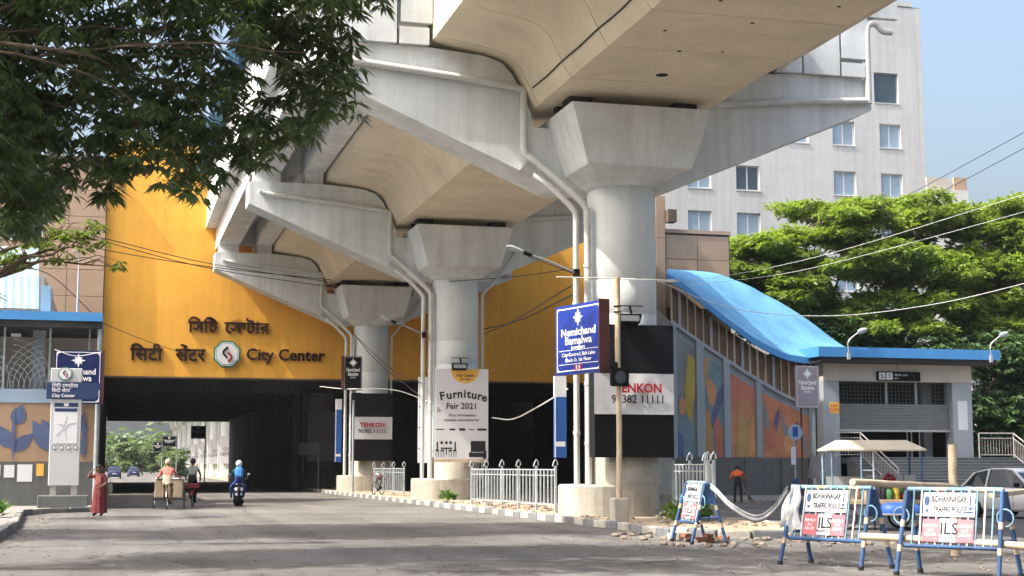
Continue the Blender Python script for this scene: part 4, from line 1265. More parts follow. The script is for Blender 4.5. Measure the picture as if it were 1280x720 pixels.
# ------------------------------------------------------------------ median railings
def fence(label, pts, h=1.3, z0=.15):
    t = root('median_railing', label, 'railing', (pts[0][0], pts[0][1], z0), 0, 'white railings along the median')
    P = [Vector((x - pts[0][0], y - pts[0][1], 0)) for x, y in pts]
    for a, c in zip(P, P[1:]):
        n = max(1, round((c - a).length / 2.0))
        for i in range(n + (1 if c is P[-1] else 0)):
            q = a.lerp(c, i / n)
            bb = B(); bb.box(q.x - .035, q.x + .035, q.y - .035, q.y + .035, -.05, h + .12); bb.build('post', M_RAILW, t)
            bb = B(); bb.tube([q + Vector((-.09, 0, h + .1)), q + Vector((-.05, 0, h + .24)), q + Vector((0, 0, h + .32)), q + Vector((.06, 0, h + .25)), q + Vector((.07, 0, h + .14))], .022, 6); bb.build('post_hook', M_RAILW, t)
        for hh, ww in ((h, .035), (.22, .035), (h - .18, .028)):
            B().beam(a + Vector((0, 0, hh)), c + Vector((0, 0, hh)), ww, ww).build('rail', M_RAILW, t)
        m_ = int((c - a).length / .34)
        bb = B()
        for i in range(1, m_):
            q = a.lerp(c, i / m_)
            bb.box(q.x - .022, q.x + .022, q.y - .022, q.y + .022, .22, h)
        o = bb.build('bars', M_RAILW, t); o['kind'] = 'stuff'
fence('white railing between the nearest pier and the furniture banner pier', [(12.75, 53.2), (13.25, 44.2)])
fence('white railing behind the middle pier, half hidden by it', [(12.9, 75.2), (13.3, 69.2)])
fence('white and blue railing right of the nearest pier, behind the small barricade', [(15.35, 39.6), (15.0, 36.2)], 1.45)
fence('short white railing turning the corner right of the nearest pier', [(15.12, 36.1), (16.0, 38.8)], 1.45)

# ------------------------------------------------------------------ barricades
def barricade(label, p, d, L, board, group='traffic police barricades'):
    """local x along the top rail; A-frame legs at both ends; boards on the -y face"""
    t = root('barricade', label, 'barricade', (p[0], p[1], 0), math.atan2(d[1], d[0]), group)
    h = 1.22; sp = .36; hl = L / 2
    n = 7
    for i in range(n):
        B().tube([(-hl + L * i / n, 0, h), (-hl + L * (i + 1) / n, 0, h)], .036, 8).build('top_rail', (M_BLT, M_BLT, M_BBEIGE)[i % 3 if i % 3 < 2 or i == 2 else 2], t)
    for sx in (-1, 1):
        for sy in (-1, 1):
            p0, p1 = Vector((sx * hl, sy * .05, h - .02)), Vector((sx * (hl + .04), sy * sp, 0.03))
            lg = B(); lg.tube([p0, p1], .034, 8)
            leg = lg.build('leg', M_BBLUE, t)
            for a, c in ((.36, .44), (.66, .74)):
                bd = B(); bd.tube([p0.lerp(p1, a), p0.lerp(p1, c)], .0365, 8); o = bd.build('band', M_BBEIGE, leg)
            bd = B(); bd.tube([p1 + Vector((0, 0, .03)), p1 + Vector((0, 0, -.03))], .045, 8); bd.build('foot', M_TYRE, leg)
        B().tube([(sx * (hl + .02), -.22, .52), (sx * (hl + .02), .22, .52)], .025, 6).build('brace', M_BBLUE, t)
        bb = B(); bb.loft([[(sx * hl - .02, -.03, h - .02), (sx * hl + .02, -.03, h - .02), (sx * hl + .02, .03, h - .02), (sx * hl - .02, .03, h - .02)], [(sx * hl - .02, -.16, h - .42), (sx * hl + .02, -.16, h - .42), (sx * hl + .02, .16, h - .42), (sx * hl - .02, .16, h - .42)]])
        bb.build('gusset', M_BBLUE, t)
        bb = B(); bb.torus((sx * (hl + .06), -.12, h - .38), .12, .014, 'y', 14, 5); bb.build('ring', M_BLT, t)
    bb = B(); bb.tube([(-hl, -.2, .42), (hl, -.2, .42)], .03, 8); bb.build('bottom_rail', M_BBLUE, t)
    nb_ = 12
    for i in range(1, nb_):
        x = -hl + L * i / nb_
        bb = B(); bb.tube([(x, -.04, h), (x, -.2, .42)], .014, 6); bb.build('bar', M_BLT if i % 2 else M_WHITE, t)
    a_ = math.atan2(.16, .8)
    face = bpy.data.objects.new('board_panel', None)
    w_ = board
    hang = -.05
    bd = root('tmp', None, None); bpy.data.objects.remove(face); bd.name = 'board_panel'; bd.parent = t
    bd.location = (hang, -.125, .82); bd.rotation_euler = (-a_ * 1.0, 0, 0)
    B().box(-w_ / 2, w_ / 2, -.02, -.005, .02, .36).build('name_board', M_WHITE, bd)
    for i, m in enumerate((M_PINK, M_WHITE, M_PINK)):
        x0 = -w_ / 2 + w_ * i / 3
        B().box(x0 + .004, x0 + w_ / 3 - .004, -.02, -.005, -.34, -.02 + (.01 if i == 1 else 0)).build('sponsor_board', m, bd)
    text('BIDHANNAGAR', bd, M_LETK, 0, .265, .125, y=-.022, bold=.02, sx=.68 / 7.1 / .125 * w_)
    text('TRAFFIC POLICE', bd, M_LETK, .02, .115, .115, y=-.022, bold=.02, sx=.66 / 7.3 / .115 * w_)
    b = B(); b.slab_poly([(-.43 * w_ + .045 * math.cos(q), .24 + .075 * math.sin(q)) for q in np.linspace(0, 6.28, 9)[:-1]], -.02, .004)
    b.box(-.45 * w_, -.39 * w_, -.024, -.02, .08, .12); b.box(.36 * w_, .47 * w_, -.024, -.02, .07, .1); b.box(.38 * w_, .45 * w_, -.024, -.02, .12, .16); b.box(.4 * w_, .43 * w_, -.024, -.02, .18, .32)
    b.build('crest', M_BBLUE, bd)
    text('ILS', bd, M_LETK, .02, -.16, .24, y=-.022, bold=.01)
    text('HOSPITALS', bd, M_LETK, .0, -.28, .055, y=-.022)
    for x in (-w_ / 3, w_ / 3):
        text('EMERGENCY\n24 x 7\nCALL 4020', bd, M_LETW, x, -.18, .062, y=-.022, bold=.01, sx=.65)
    return t
bA = barricade('blue barricade with police board draped with plastic, left of the two big ones', (10.93, 21.31), (.684, -1.736), 1.56, .84)
bC = barricade('small blue barricade among rubble at the median end', (11.62, 28.6), (-.12, -1.81), 1.25, .9)
# ring of bamboo poles and the second big barricade
bBr = barricade('blue barricade with police board right of the food cart, in front of the wooden post', (11.62, 18.93), (.955, -1.498), 1.45, .78)

def pole(label, pts, r0, r1, m):
    t = B().tube(pts, r0, 8, rs=list(np.linspace(r0, r1, len(pts))))
    n = len(pts)
    for f in (.25, .5, .75):
        q = Vector(pts[0]).lerp(Vector(pts[-1]), f)
    o = t.build('bamboo_pole', m)
    return single(o, label, 'pole', 'bamboo poles tied to the barricades')
def seg(a, c, n=6, sag=.0):
    return [Vector(a).lerp(Vector(c), i / n) + Vector((0, 0, -sag * math.sin(math.pi * i / n) + random.uniform(-.006, .006))) for i in range(n + 1)]
pole('thick bamboo pole tied across the top of the left big barricade to the wooden post', seg((11.05, 20.9, 1.31), (14.25, 23.15, 1.2)), .055, .045, M_BAMBOO)
pole('bamboo pole reaching from the right barricade towards the car', seg((12.0, 18.6, 1.16), (15.6, 22.7, 1.14)), .05, .04, M_BAMBOO)
pole('pale low bamboo pole resting across the legs of the right barricade', seg((10.75, 20.1, .52), (12.45, 17.3, .44), 6, -.02), .055, .05, M_BBEIGE)
wp = root('wooden_post', 'upright pale wooden post between the right barricade and the car', 'post', (14.3, 23.35, 0))
B().tube([(0, 0, 0), (.01, 0, .7), (0, .01, 1.4), (.01, 0, 1.93)], .085, 9, rs=[.09, .08, .075, .08]).build('trunk', M_BBEIGE, wp)

# plastic ribbon and draped sheet
pts = arc([(11.62, 27.9, 1.12), (11.51, 27.3, 1.02), (11.39, 26.45, 0.80), (11.23, 25.25, 0.62), (11.05, 24.26, 0.63), (10.83, 23.19, 0.85), (10.62, 22.3, 1.15)], 6)
b = B()
for dz, wd in ((0, .045), (.07, .022)):
    b.loft([[p + Vector((0, 0, dz + wd)), p + Vector((.025, .01, dz)), p + Vector((0, 0, dz - wd)), p + Vector((-.025, -.01, dz))] for p in pts], True)
single(b.build('plastic_ribbon', M_PLASTIC), 'white plastic ribbon sagging between the small barricade and the left big barricade', 'ribbon')
b = B()
n, m_ = 10, 10
vs = []
for j in range(m_ + 1):
    for i in range(n + 1):
        u, v = i / n, j / m_
        x = -.83 + .24 * u - .1 * (1 - u) * v
        y = -.05 - .1 * v - .12 * math.sin(v * 2.4) * (.3 + .7 * (1 - u)) + .035 * math.sin(u * 17 + v * 4)
        vs.append((x + .03 * math.sin(v * 9 + u * 5), y, 1.26 - .72 * v + .05 * math.sin(u * 8) * v))
b.add(vs, [(j * (n + 1) + i, j * (n + 1) + i + 1, (j + 1) * (n + 1) + i + 1, (j + 1) * (n + 1) + i) for j in range(m_) for i in range(n)], True)
o = b.build('plastic_sheet', M_PLASTIC, fix=False)
o.location = bA.location; o.rotation_euler = bA.rotation_euler
single(o, 'crumpled translucent plastic sheet hung on the left end of the left big barricade', 'plastic sheet')

# ------------------------------------------------------------------ small posts near the mural wall
t = root('parking_sign', 'round blue and white parking sign on a thin post before the mural wall', 'sign', (29.85, 61.8, 0.13))
B().tube([(0, 0, 0), (0, 0, 3.0)], .04, 8).build('post', M_PILLAR, t)
B().loft([[(.36 * math.cos(2 * math.pi * i / 20), yv, 2.95 + .36 * math.sin(2 * math.pi * i / 20)) for i in range(20)] for yv in (-.07, -.045)]).build('sign_disc', M_LBLUE, t)
B().box(-.13, .13, -.078, -.071, 2.75, 3.2).build('sign_panel', M_ADBLUE, t)
B().box(-.22, .0, -.08, -.045, 1.5, 2.3).build('paper', M_WHITE, t)
B().box(-.12, .14, -.06, .06, .0, .9).build('wrap', M_BBLUE, t)
t = root('litter_bin', 'dented steel cylinder bin hung tilted on a short white post by the cart', 'bin', (30.85, 61.8, .13))
B().tube([(.1, 0, 0), (.1, 0, 1.9)], .07, 8).build('post', M_RAILW, t)
o = B().lathe([(.26, 0), (.3, .02), (.32, 1.0), (.34, 1.02), (.3, 1.0)], n=20).build('drum', M_CHROME, t); o.rotation_euler = (0, R(9), 0); o.location = (-.12, -.1, .88)

# ------------------------------------------------------------------ wheels
def wheel(parent, c, r, tr=.018, spokes=18, axis='x', name='wheel', hub=.03, rim=M_CHROME):
    """tyre with a rim-and-spokes child"""
    t = B(); t.torus(c, r - tr, tr, axis, 26, 6)
    w = t.build(name, M_TYRE, parent)
    b = B(); b.torus(c, r - 2.2 * tr, tr * .5, axis, 26, 4)
    for i in range(spokes):
        a = 2 * math.pi * i / spokes
        q = {'x': (0, math.cos(a), math.sin(a)), 'y': (math.cos(a), 0, math.sin(a))}[axis]
        b.beam(c, [c[k] + q[k] * (r - 2 * tr) for k in range(3)], .005, .005)
    b.ball(c, hub, 8, 5)
    b.build('rim', rim, w)
    return w

# ------------------------------------------------------------------ food cart
ct = root('food_cart', 'street food cart with cream canopy and blue posts parked behind the barricades', 'cart', (18.3, 33.6, 0), R(-15))
b = B(); hw, hd_ = 1.22, .62
b.loft([[(-hw, -hd_, 1.93), (hw, -hd_, 1.93), (hw, hd_, 1.93), (-hw, hd_, 1.93)], [(-hw, -hd_, 1.97), (hw, -hd_, 1.97), (hw, hd_, 1.97), (-hw, hd_, 1.97)], [(-hw + .38, -.2, 2.2), (hw - .38, -.2, 2.2), (hw - .38, .2, 2.2), (-hw + .38, .2, 2.2)]])
b.build('canopy', M_CANOPY, ct)
for x, y, m in ((-1.1, -.55, M_BLT), (1.1, -.55, M_BBLUE), (-1.1, .55, M_BLT), (1.1, .55, M_BBLUE), (-.38, -.56, M_BLT), (-.08, -.56, M_RAILW)):
    B().tube([(x, y, .72), (x, y, 1.93)], .026, 8).build('post', m, ct)
B().tube([(-.38, -.56, 1.45), (-.08, -.56, 1.45)], .02, 6).build('cross_bar', M_RAILW, ct)
B().bbox(-1.2, 1.2, -.6, .6, .62, .74, .015).build('table_top', M_WOOD, ct)
B().bbox(-1.1, 1.1, -.5, .5, .36, .615, .02).build('side_box', M_PILLAR, ct)
for i in range(4):
    B().bbox(-.02 + i * .31, .27 + i * .31, .40, .45, 1.0, 1.34, .02).build('back_panel', M_TOTG, ct)
B().tube([(-1.1, .55, 1.12), (1.1, .55, 1.12)], .02, 6).build('back_rail', M_BBLUE, ct)
for x in (-.8, .8):
    for y in (-.55, .55):
        wheel(ct, (x, y, .3), .3, .03, 10, 'y')
B().tube([(-.8, -.5, .3), (-.8, .5, .3)], .025, 6).build('axle', M_BLACK, ct)
B().tube([(.8, -.5, .3), (.8, .5, .3)], .025, 6).build('axle', M_BLACK, ct)
B().box(-1.05, .2, .35, .38, .75, 1.3).build('grey_sheet', M_PILLAR, ct)
def on_cart(name, lab, cat, x, y, z=0.74):
    q = Matrix.Rotation(R(-15), 3, 'Z') @ Vector((x, y, z)) + Vector((18.3, 33.6, 0))
    return root(name, lab, cat, q, R(-15))
rr = random.Random(5)
GOODS = [mat('goods_' + k, c, .6, .25, 9) for k, c in dict(green=(.05, .16, .05), yellow=(.48, .34, .05), dark=(.03, .03, .035), cream=(.55, .45, .3), red=(.40, .05, .03), brown=(.2, .11, .05)).items()]
gd_names = ['green', 'yellow', 'dark', 'cream', 'red', 'brown']
jar_spots = [(-.95, -.4, 3, .3), (-.7, -.45, 1, .34), (-.45, -.42, 5, .22), (.15, -.42, 2, .36), (.32, -.45, 0, .3), (.5, -.4, 1, .34), (.72, -.45, 4, .2), (.9, -.4, 0, .26), (1.05, -.42, 2, .3), (-.25, -.4, 3, .42), (-.22, -.1, 3, .5)]
places = ['at the far left corner', 'second from the left corner', 'short, third from the left', 'right of the white post', 'beside the black one', 'middle of the right half', 'short, right of the middle', 'before the right corner', 'at the right corner', 'tall, between the two thin posts', 'tall, behind the thin posts']
for (x, y, gi, h), pz in zip(jar_spots, places):
    t = on_cart('jar', gd_names[gi] + ' jar of wares on the food cart, ' + pz, 'jar', x, y)
    t['group'] = 'jars of wares on the food cart'
    B().lathe([(.07, 0), (.085, .03), (.085, h * .75), (.05, h * .85), (.05, h * .9)], n=12).build('body', GOODS[gi], t)
    B().lathe([(.056, h * .88), (.056, h)], n=12).build('lid', GOODS[(gi + 2) % 6], t)
t = on_cart('basket', 'round basket heaped with yellow and green fruit on the food cart', 'basket', .55, -.1)
B().lathe([(.24, 0), (.34, .14), (.32, .14), (.22, .02)], n=16).build('weave', GOODS[5], t)
for i in range(9):
    a = i * .7; B().ball((.16 * math.cos(a) * (i % 3) / 2, .16 * math.sin(a) * (i % 3) / 2, .2 + .03 * (i % 2)), .075, 8, 6).build('fruit', GOODS[i % 2], t)
t = B().loft([sup(0, 0, .5, .3, 0, 3, 20), sup(.02, .02, .55, .33, .07, 3, 20), sup(-.05, 0, .46, .26, .2, 2.4, 20), sup(-.12, .02, .26, .15, .26, 2, 20)], True).build('blue_sack', mat('tarp_blue', (.03, .10, .36), .5, .2, 5, bump=.4, bscale=8))
q = Matrix.Rotation(R(-15), 3, 'Z') @ Vector((.5, -.95, .42)) + Vector((18.3, 33.6, 0)); t.location = q; t.rotation_euler = (0, 0, R(-20))
single(t, 'folded blue tarpaulin on a low shelf in front of the food cart', 'tarpaulin')
t = on_cart('low_table', 'low grey folding table in front of the food cart under the blue tarpaulin', 'table', .5, -.95, 0)
B().bbox(-.72, .72, -.36, .36, .38, .42, .01).build('table_top', M_STEEL, t)
for x in (-.62, .62):
    for y in (-.28, .28): B().tube([(x, y, 0), (x, y, .38)], .02, 6).build('leg', M_BLACK, t)
b = B()
for i in range(60):
    a = rr.uniform(0, 6.28); k = rr.uniform(.02, .17)
    b.ball((k * math.cos(a), -.03 + .05 * rr.random(), -.02 - .3 * rr.random() ** 1.0 + .1), .035, 5, 4)
o = b.build('garland', mat('garland_red', (.36, .02, .03), .7, .3, 9))
o.location = Matrix.Rotation(R(-15), 3, 'Z') @ Vector((.52, .36, 1.28)) + Vector((18.3, 33.6, 0))
single(o, 'bunch of red garlands hanging on the grey back panels of the cart', 'garland')

# ------------------------------------------------------------------ cars
def make_car(label, cat='car', group=None):
    """front towards +Y"""
    t = root('parked_car', label, cat, (0, 0, 0), 0, group)
    # stations along the length: y, half width, bottom z, belt z
    st_ = [(-1.92, .60, .42, .80), (-1.86, .72, .30, .88), (-1.6, .80, .24, .95), (-1.1, .83, .22, .95), (0, .84, .22, .93), (.7, .84, .22, .91), (1.1, .82, .22, .88), (1.6, .76, .25, .78), (1.86, .66, .30, .68), (1.92, .52, .40, .60)]
    loops = []
    for y, hw, zb, zt in st_:
        loops.append([(-hw * .86, y, zb), (-hw * .98, y, zb + .1), (-hw, y, (zb + zt) / 2), (-hw * .97, y, zt - .06), (-hw * .88, y, zt), (hw * .88, y, zt), (hw * .97, y, zt - .06), (hw, y, (zb + zt) / 2), (hw * .98, y, zb + .1), (hw * .86, y, zb)])
    B().loft(loops, True).build('body', M_CARP, t)
    # cabin: dark glass block with body-colour roof and pillars
    cab = [(-1.72, .66, .93), (-1.25, .60, 1.36), (-.7, .60, 1.46), (-.1, .60, 1.47), (.25, .58, 1.42), (1.02, .68, .90)]
    lo = []
    for y, hw, z in cab: lo.append((y, hw, z))
    b = B(); vs = []
    for y, hw, z in cab:
        vs += [(-.76, y, .9), (-hw, y, z), (hw, y, z), (.76, y, .9)]
    fs = []
    for i in range(len(cab) - 1):
        a = i * 4
        fs += [(a, a + 4, a + 5, a + 1), (a + 1, a + 5, a + 6, a + 2), (a + 2, a + 6, a + 7, a + 3)]
    b.add(vs, fs, False).build('glass', M_CARG, t, fix=True)
    b = B()
    b.loft([[(-hw - .004, y, z - .02), (-hw + .05, y, z + .03), (hw - .05, y, z + .03), (hw + .004, y, z - .02)] for y, hw, z in [(-1.3, .6, 1.33)] + cab[1:5] + [(.33, .585, 1.37)]], True)
    b.build('roof', M_CARP, t)
    for s_ in (-1, 1):
        for (ya, za, yb, zb_) in ((-1.72, .92, -1.25, 1.36), (-.72, .92, -.68, 1.46), (1.0, .91, .26, 1.42), (.22, .92, .3, 1.4)):
            def hwz(z): return .76 - (z - .9) / .57 * .155
            B().beam((s_ * (hwz(za) + .008), ya, za), (s_ * (hwz(zb_) + .008), yb, zb_), .06, .05).build('window_pillar', M_CARP, t)
        for ya, yb in ((-1.05, -.74), (.0, .0)):
            pass
        for y in (-.82, .12): B().bbox(s_ * .842 - .012, s_ * .842 + .012, y - .09, y + .09, .8, .835, .006).build('door_handle', M_CHROME, t)
        for y in (-1.13, -.7, .38): B().box(s_ * .838 - .004, s_ * .838 + .004, y - .006, y + .006, .32, .9).build('door_gap', M_BLACK, t)
        b = B().bbox(-.09, .09, -.05, .05, -.06, .06, .02); m = b.build('mirror', M_BLACK, t); m.location = (s_ * .92, .62, 1.0)
        B().bbox(s_ * .66 - .06, s_ * .66 + .06, -1.9, -1.78, .74, .9, .02).build('tail_light', M_RED, t)
        B().bbox(s_ * .56 - .12, s_ * .56 + .12, 1.76, 1.9, .58, .7, .02).build('headlight', M_WFRAME, t)
        for y in (-1.18, 1.22):
            b = B(); b.lathe([(.17, -.09), (.285, -.09), (.3, -.06), (.3, .06), (.285, .09), (.17, .09)], n=22)
            w_ = b.build('wheel', M_TYRE, t); w_.rotation_euler = (0, R(90), 0); w_.location = (s_ * .76, y, .3)
            b = B(); b.lathe([(.04, .1), (.17, .095), (.175, .08), (.175, -.08)], n=16); r_ = b.build('rim', M_CHROME, w_); r_.rotation_euler = (0, 0 if s_ > 0 else R(180), 0)
            B().lathe([(.345, -.012), (.345, .012)], n=22).build('wheel_arch', M_BLACK, t)
            a_ = t.children[-1]; a_.rotation_euler = (0, R(90), 0); a_.location = (s_ * .822, y, .31)
    B().bbox(-.7, .7, -1.96, -1.85, .34, .55, .03).build('bumper', M_CARP, t)
    B().bbox(-.66, .66, 1.84, 1.96, .3, .5, .03).build('bumper', M_BLACK, t)
    B().box(-.25, .25, -1.975, -1.962, .58, .7).build('number_plate', M_WHITE, t)
    return t
car = make_car('silver white hatchback parked on the far right, front cut off by the picture edge')
car.location = (26.6, 39.6, 0); car.rotation_euler = (0, 0, R(180 + 14))
dark = {}
for x, y, rz, lab in ((0.3, 196, 0, 'small dark car on the far bright road, left and nearer one'), (3.2, 236, 0.05, 'small dark car on the far bright road, right and farther one')):
    c = copy_tree(car); c.name = 'distant_car'; c.location = (x, y, 0); c.rotation_euler = (0, 0, rz); c['label'] = lab; c['group'] = 'cars on the road beyond the underpass'
    for ch in c.children:
        if ch.data.materials[0] == M_CARP:
            if ch.data.name not in dark:
                dark[ch.data.name] = ch.data.copy(); dark[ch.data.name].materials[0] = M_NAVY2
            ch.data = dark[ch.data.name]

# ------------------------------------------------------------------ people
BODIES = []

def figure(t, J, cols, name='body'):
    """one continuous skinned body; J joints in local metres, facing +Y; cols = (skin, shirt, trousers, shoe), sleeves covered to the elbow"""
    order = ['pel', 'spn', 'chs', 'nck', 'chn', 'hed', 'top']
    rad = dict(pel=(.135, .11), spn=(.12, .095), chs=(.15, .105), nck=(.055, .055), chn=(.07, .075), hed=(.088, .098), top=(.06, .065),
               sho=(.068, .068), elb=(.045, .045), wri=(.03, .028), han=(.042, .022), hip=(.095, .095), kne=(.065, .065), ank=(.042, .042), toe=(.045, .03), cal=(.062, .062))
    V, E, RD, idx = [], [], [], {}

    def v(k, p, r):
        idx[k] = len(V); V.append(p); RD.append(r)
    for k in order:
        v(k, J[k], rad[k])
    for a, c in zip(order, order[1:]): E.append((idx[a], idx[c]))
    segs = [(J['pel'], J['spn'], 2 if cols[2] else 1), (J['spn'], J['chs'], 1), (J['chs'], J['nck'], 1), (J['nck'], J['top'], 0)]
    for s_ in 'LR':
        for k in ('sho', 'elb', 'wri', 'han', 'hip', 'kne', 'cal', 'ank', 'toe'):
            if k == 'cal':
                p = Vector(J['kne' + s_]).lerp(Vector(J['ank' + s_]), .3); v(k + s_, tuple(p), rad[k])
            else:
                v(k + s_, J[k + s_], rad[k])
        for a, c in (('chs', 'sho' + s_), ('sho' + s_, 'elb' + s_), ('elb' + s_, 'wri' + s_), ('wri' + s_, 'han' + s_), ('pel', 'hip' + s_), ('hip' + s_, 'kne' + s_), ('kne' + s_, 'cal' + s_), ('cal' + s_, 'ank' + s_), ('ank' + s_, 'toe' + s_)):
            E.append((idx[a], idx[c]))
        segs += [(J['sho' + s_], J['elb' + s_], 1), (J['elb' + s_], J['wri' + s_], cols[4] if len(cols) > 4 else 0), (J['wri' + s_], J['han' + s_], 0), (J['hip' + s_], J['kne' + s_], 2), (J['kne' + s_], J['ank' + s_], cols[5] if len(cols) > 5 else 2), (J['ank' + s_], J['toe' + s_], 3)]
    me = bpy.data.meshes.new(name)
    me.from_pydata(V, E, [])
    ob = bpy.data.objects.new(name, me)
    C.objects.link(ob); ob.parent = t
    md = ob.modifiers.new('skin', 'SKIN')
    md.use_smooth_shade = True
    for i, r in enumerate(RD):
        me.skin_vertices[0].data[i].radius = r
        me.skin_vertices[0].data[i].use_root = (i == 0)
    sb_ = ob.modifiers.new('sub', 'SUBSURF'); sb_.levels = 1; sb_.render_levels = 1
    BODIES.append((ob, segs, cols, J))
    return ob


def convert_bodies():
    bpy.context.view_layer.update()
    dg = bpy.context.evaluated_depsgraph_get()
    done = [(ob, bpy.data.meshes.new_from_object(ob.evaluated_get(dg)), segs, cols, J) for ob, segs, cols, J in BODIES]
    for ob, me, segs, cols, J in done:
        # fingers, nose and ears join the same mesh
        b = B()
        b.v = [tuple(q.co) for q in me.vertices]; b.f = [tuple(p.vertices) for p in me.polygons]; b.sm = [True] * len(b.f)
        mids = []
        for p in me.polygons:
            c = p.center
            best, bi = 9, 0
            for a, e, mi in segs:
                a, e = Vector(a), Vector(e); d = e - a
                k = max(0, min(1, (c - a).dot(d) / max(d.length_squared, 1e-9)))
                q = (a + d * k - c).length
                if q < best: best, bi = q, mi
            mids.append(bi)
        b.mi = mids; b.cur = 0
        for s_ in 'LR':
            h, w_ = Vector(J['han' + s_]), Vector(J['wri' + s_])
            d = (h - w_).normalized(); sd = d.cross(Vector((0, 0, 1)))
            sd = sd.normalized() if sd.length > .1 else Vector((1, 0, 0))
            dn = d.cross(sd).normalized()
            for i, L in enumerate((.062, .074, .078, .066)):
                o_ = h + sd * (i - 1.5) * .019 + d * .02
                b.tube([o_, o_ + d * L * .5 + dn * .006, o_ + d * L * .85 + dn * .028, o_ + d * L * .9 + dn * .05], .009, 5, rs=[.010, .009, .0085, .006])
            o_ = w_.lerp(h, .6) + sd * .03
            b.tube([o_, o_ + sd * .03 + d * .02, o_ + sd * .035 + d * .055], .01, 5, rs=[.012, .011, .008])
        hd_, nk = Vector(J['hed']), Vector(J['chn'])
        f = Vector(J.get('face', (0, 1, 0))).normalized(); u = (Vector(J['top']) - nk).normalized(); rt = f.cross(u).normalized()
        b.tube([hd_ + f * .08 + u * .02, hd_ + f * .115 - u * .02, hd_ + f * .09 - u * .035], .016, 6, rs=[.009, .018, .012])
        for k in (-1, 1):
            b.ball(hd_ + rt * k * .088 - u * .005, .03, 6, 5, (.5, .7, 1.1))
            b.ball(hd_ + rt * k * .033 + f * .083 + u * .012, .013, 6, 5)
        b.beam(hd_ - u * .06 + f * .088 - rt * .025, hd_ - u * .06 + f * .088 + rt * .025, .012, .014)
        nm, par = ob.name, ob.parent
        bpy.data.objects.remove(ob)
        b.build('body', list(cols[:4]), par)
    BODIES.clear()


def cap_of(t, J, m, name='hair', k=1.13, drop=.0):
    """hair or helmet shell over the skull"""
    h, u = Vector(J['hed']), (Vector(J['top']) - Vector(J['chn'])).normalized()
    f = Vector(J.get('face', (0, 1, 0))).normalized()
    c = h + u * .035 - f * .012
    b = B(); b.ball((0, 0, 0), .105 * k, 14, 10, (.95, 1.08, 1.05))
    keep = []
    for q, s_ in zip(b.f, b.sm):
        mz = sum(b.v[i][2] for i in q) / len(q); my = sum(b.v[i][1] for i in q) / len(q)
        if mz > -.02 + .05 * (my > .03) - drop - .05 * (my < -.02): keep.append(q)
    b.f = keep; b.sm = [True] * len(keep); b.mi = [0] * len(keep)
    o = b.build(name, m, t, fix=False)
    o.location = c
    o.rotation_euler = f.to_track_quat('Y', 'Z').to_euler()
    return o

def sitting(lean=.12, hand_y=.55, hand_z=1.02, hw=.24, seat=.92, foot_l=(.12, .08, .36), foot_r=(.12, .22, .22)):
    z = seat + .1
    J = dict(pel=(0, 0, z), spn=(0, lean * .5, z + .2), chs=(0, lean, z + .4), nck=(0, lean + .02, z + .53), chn=(0, lean + .04, z + .6), hed=(0, lean + .05, z + .68), top=(0, lean + .05, z + .77))
    for s_, k, ft in (('L', -1, foot_l), ('R', 1, foot_r)):
        J['sho' + s_] = (k * .19, lean, z + .44); J['elb' + s_] = (k * .29, lean + .17, z + .2)
        J['wri' + s_] = (k * hw, hand_y - .07, hand_z + .02); J['han' + s_] = (k * hw, hand_y, hand_z)
        J['hip' + s_] = (k * .1, .02, z - .03); J['kne' + s_] = (k * .14, .32, z - .12 - .1 * (k > 0))
        J['ank' + s_] = (k * ft[0], ft[1], ft[2]); J['toe' + s_] = (k * ft[0], ft[1] + .14, ft[2] - .05)
    return J

SH_PINK = mat('shirt_pink', (.50, .16, .14), .85, .1, 8)
SH_GREY = mat('shirt_grey', (.22, .24, .23), .85, .1, 8)
PT_CREAM = mat('trousers_cream', (.42, .36, .28), .85, .1, 8)
PT_DARK = mat('trousers_dark', (.02, .02, .023), .85, .1, 8)
SH_ORANGE = mat('shirt_orange', (.72, .13, .02), .8, .1, 6)
JK_BLUE = mat('jacket_navy', (.03, .045, .09), .8, .1, 6)
PT_BLUE = mat('trousers_blue', (.03, .06, .25), .8, .1, 6)
BP_BLUE = mat('backpack_blue', (.05, .22, .55), .7, .1, 6)
SARI = mat('sari_maroon', (.14, .022, .026), .75, .45, 14, bump=.2)
SARI2 = mat('sari_pattern', (.27, .09, .08), .75, .4, 20, bump=.2)

# first cyclist on a front-box cargo tricycle
ty = root('cargo_tricycle', 'cargo tricycle with pale box between two front wheels, ridden by pink shirted man', 'tricycle', (1.95, 55.4, 0), R(-6))
wheel(ty, (0, 0, .35), .35, .02, 20)
for x in (-.55, .55): wheel(ty, (x, 1.25, .35), .35, .02, 20)
B().bbox(-.5, .5, .8, 1.75, .42, 1.1, .02).build('cargo_box', mat('box_plywood', (.36, .30, .21), .8, .15, 2, streak=.2), ty)
B().box(-.6, .6, 1.22, 1.28, .33, .37).build('axle', M_BLACK, ty)
b = B(); b.tube([(0, 0, .35), (0, .12, .62), (0, .1, .9)], .018, 6); b.tube([(0, .12, .5), (0, .8, .5)], .02, 6); b.tube([(.03, 0, .35), (.05, .42, .32)], .014, 6); b.tube([(0, .42, .32), (0, .12, .6)], .018, 6); b.build('frame', M_BLACK, ty)
B().loft([sup(0, .05, .1, .13, .9, 2, 14), sup(0, .05, .11, .14, .95, 2, 14), sup(0, .05, .08, .1, .98, 2, 14)], True).build('saddle', M_BBEIGE, ty)
b = B(); b.tube([(-.45, .72, 1.13), (-.4, .8, 1.1), (.4, .8, 1.1), (.45, .72, 1.13)], .018, 6); b.build('handlebar', M_CHROME, ty)
b = B(); b.beam((-.12, .42, .42), (-.03, .42, .32), .03, .1); b.beam((.12, .42, .22), (.03, .42, .32), .03, .1); b.build('pedal', M_BLACK, ty)
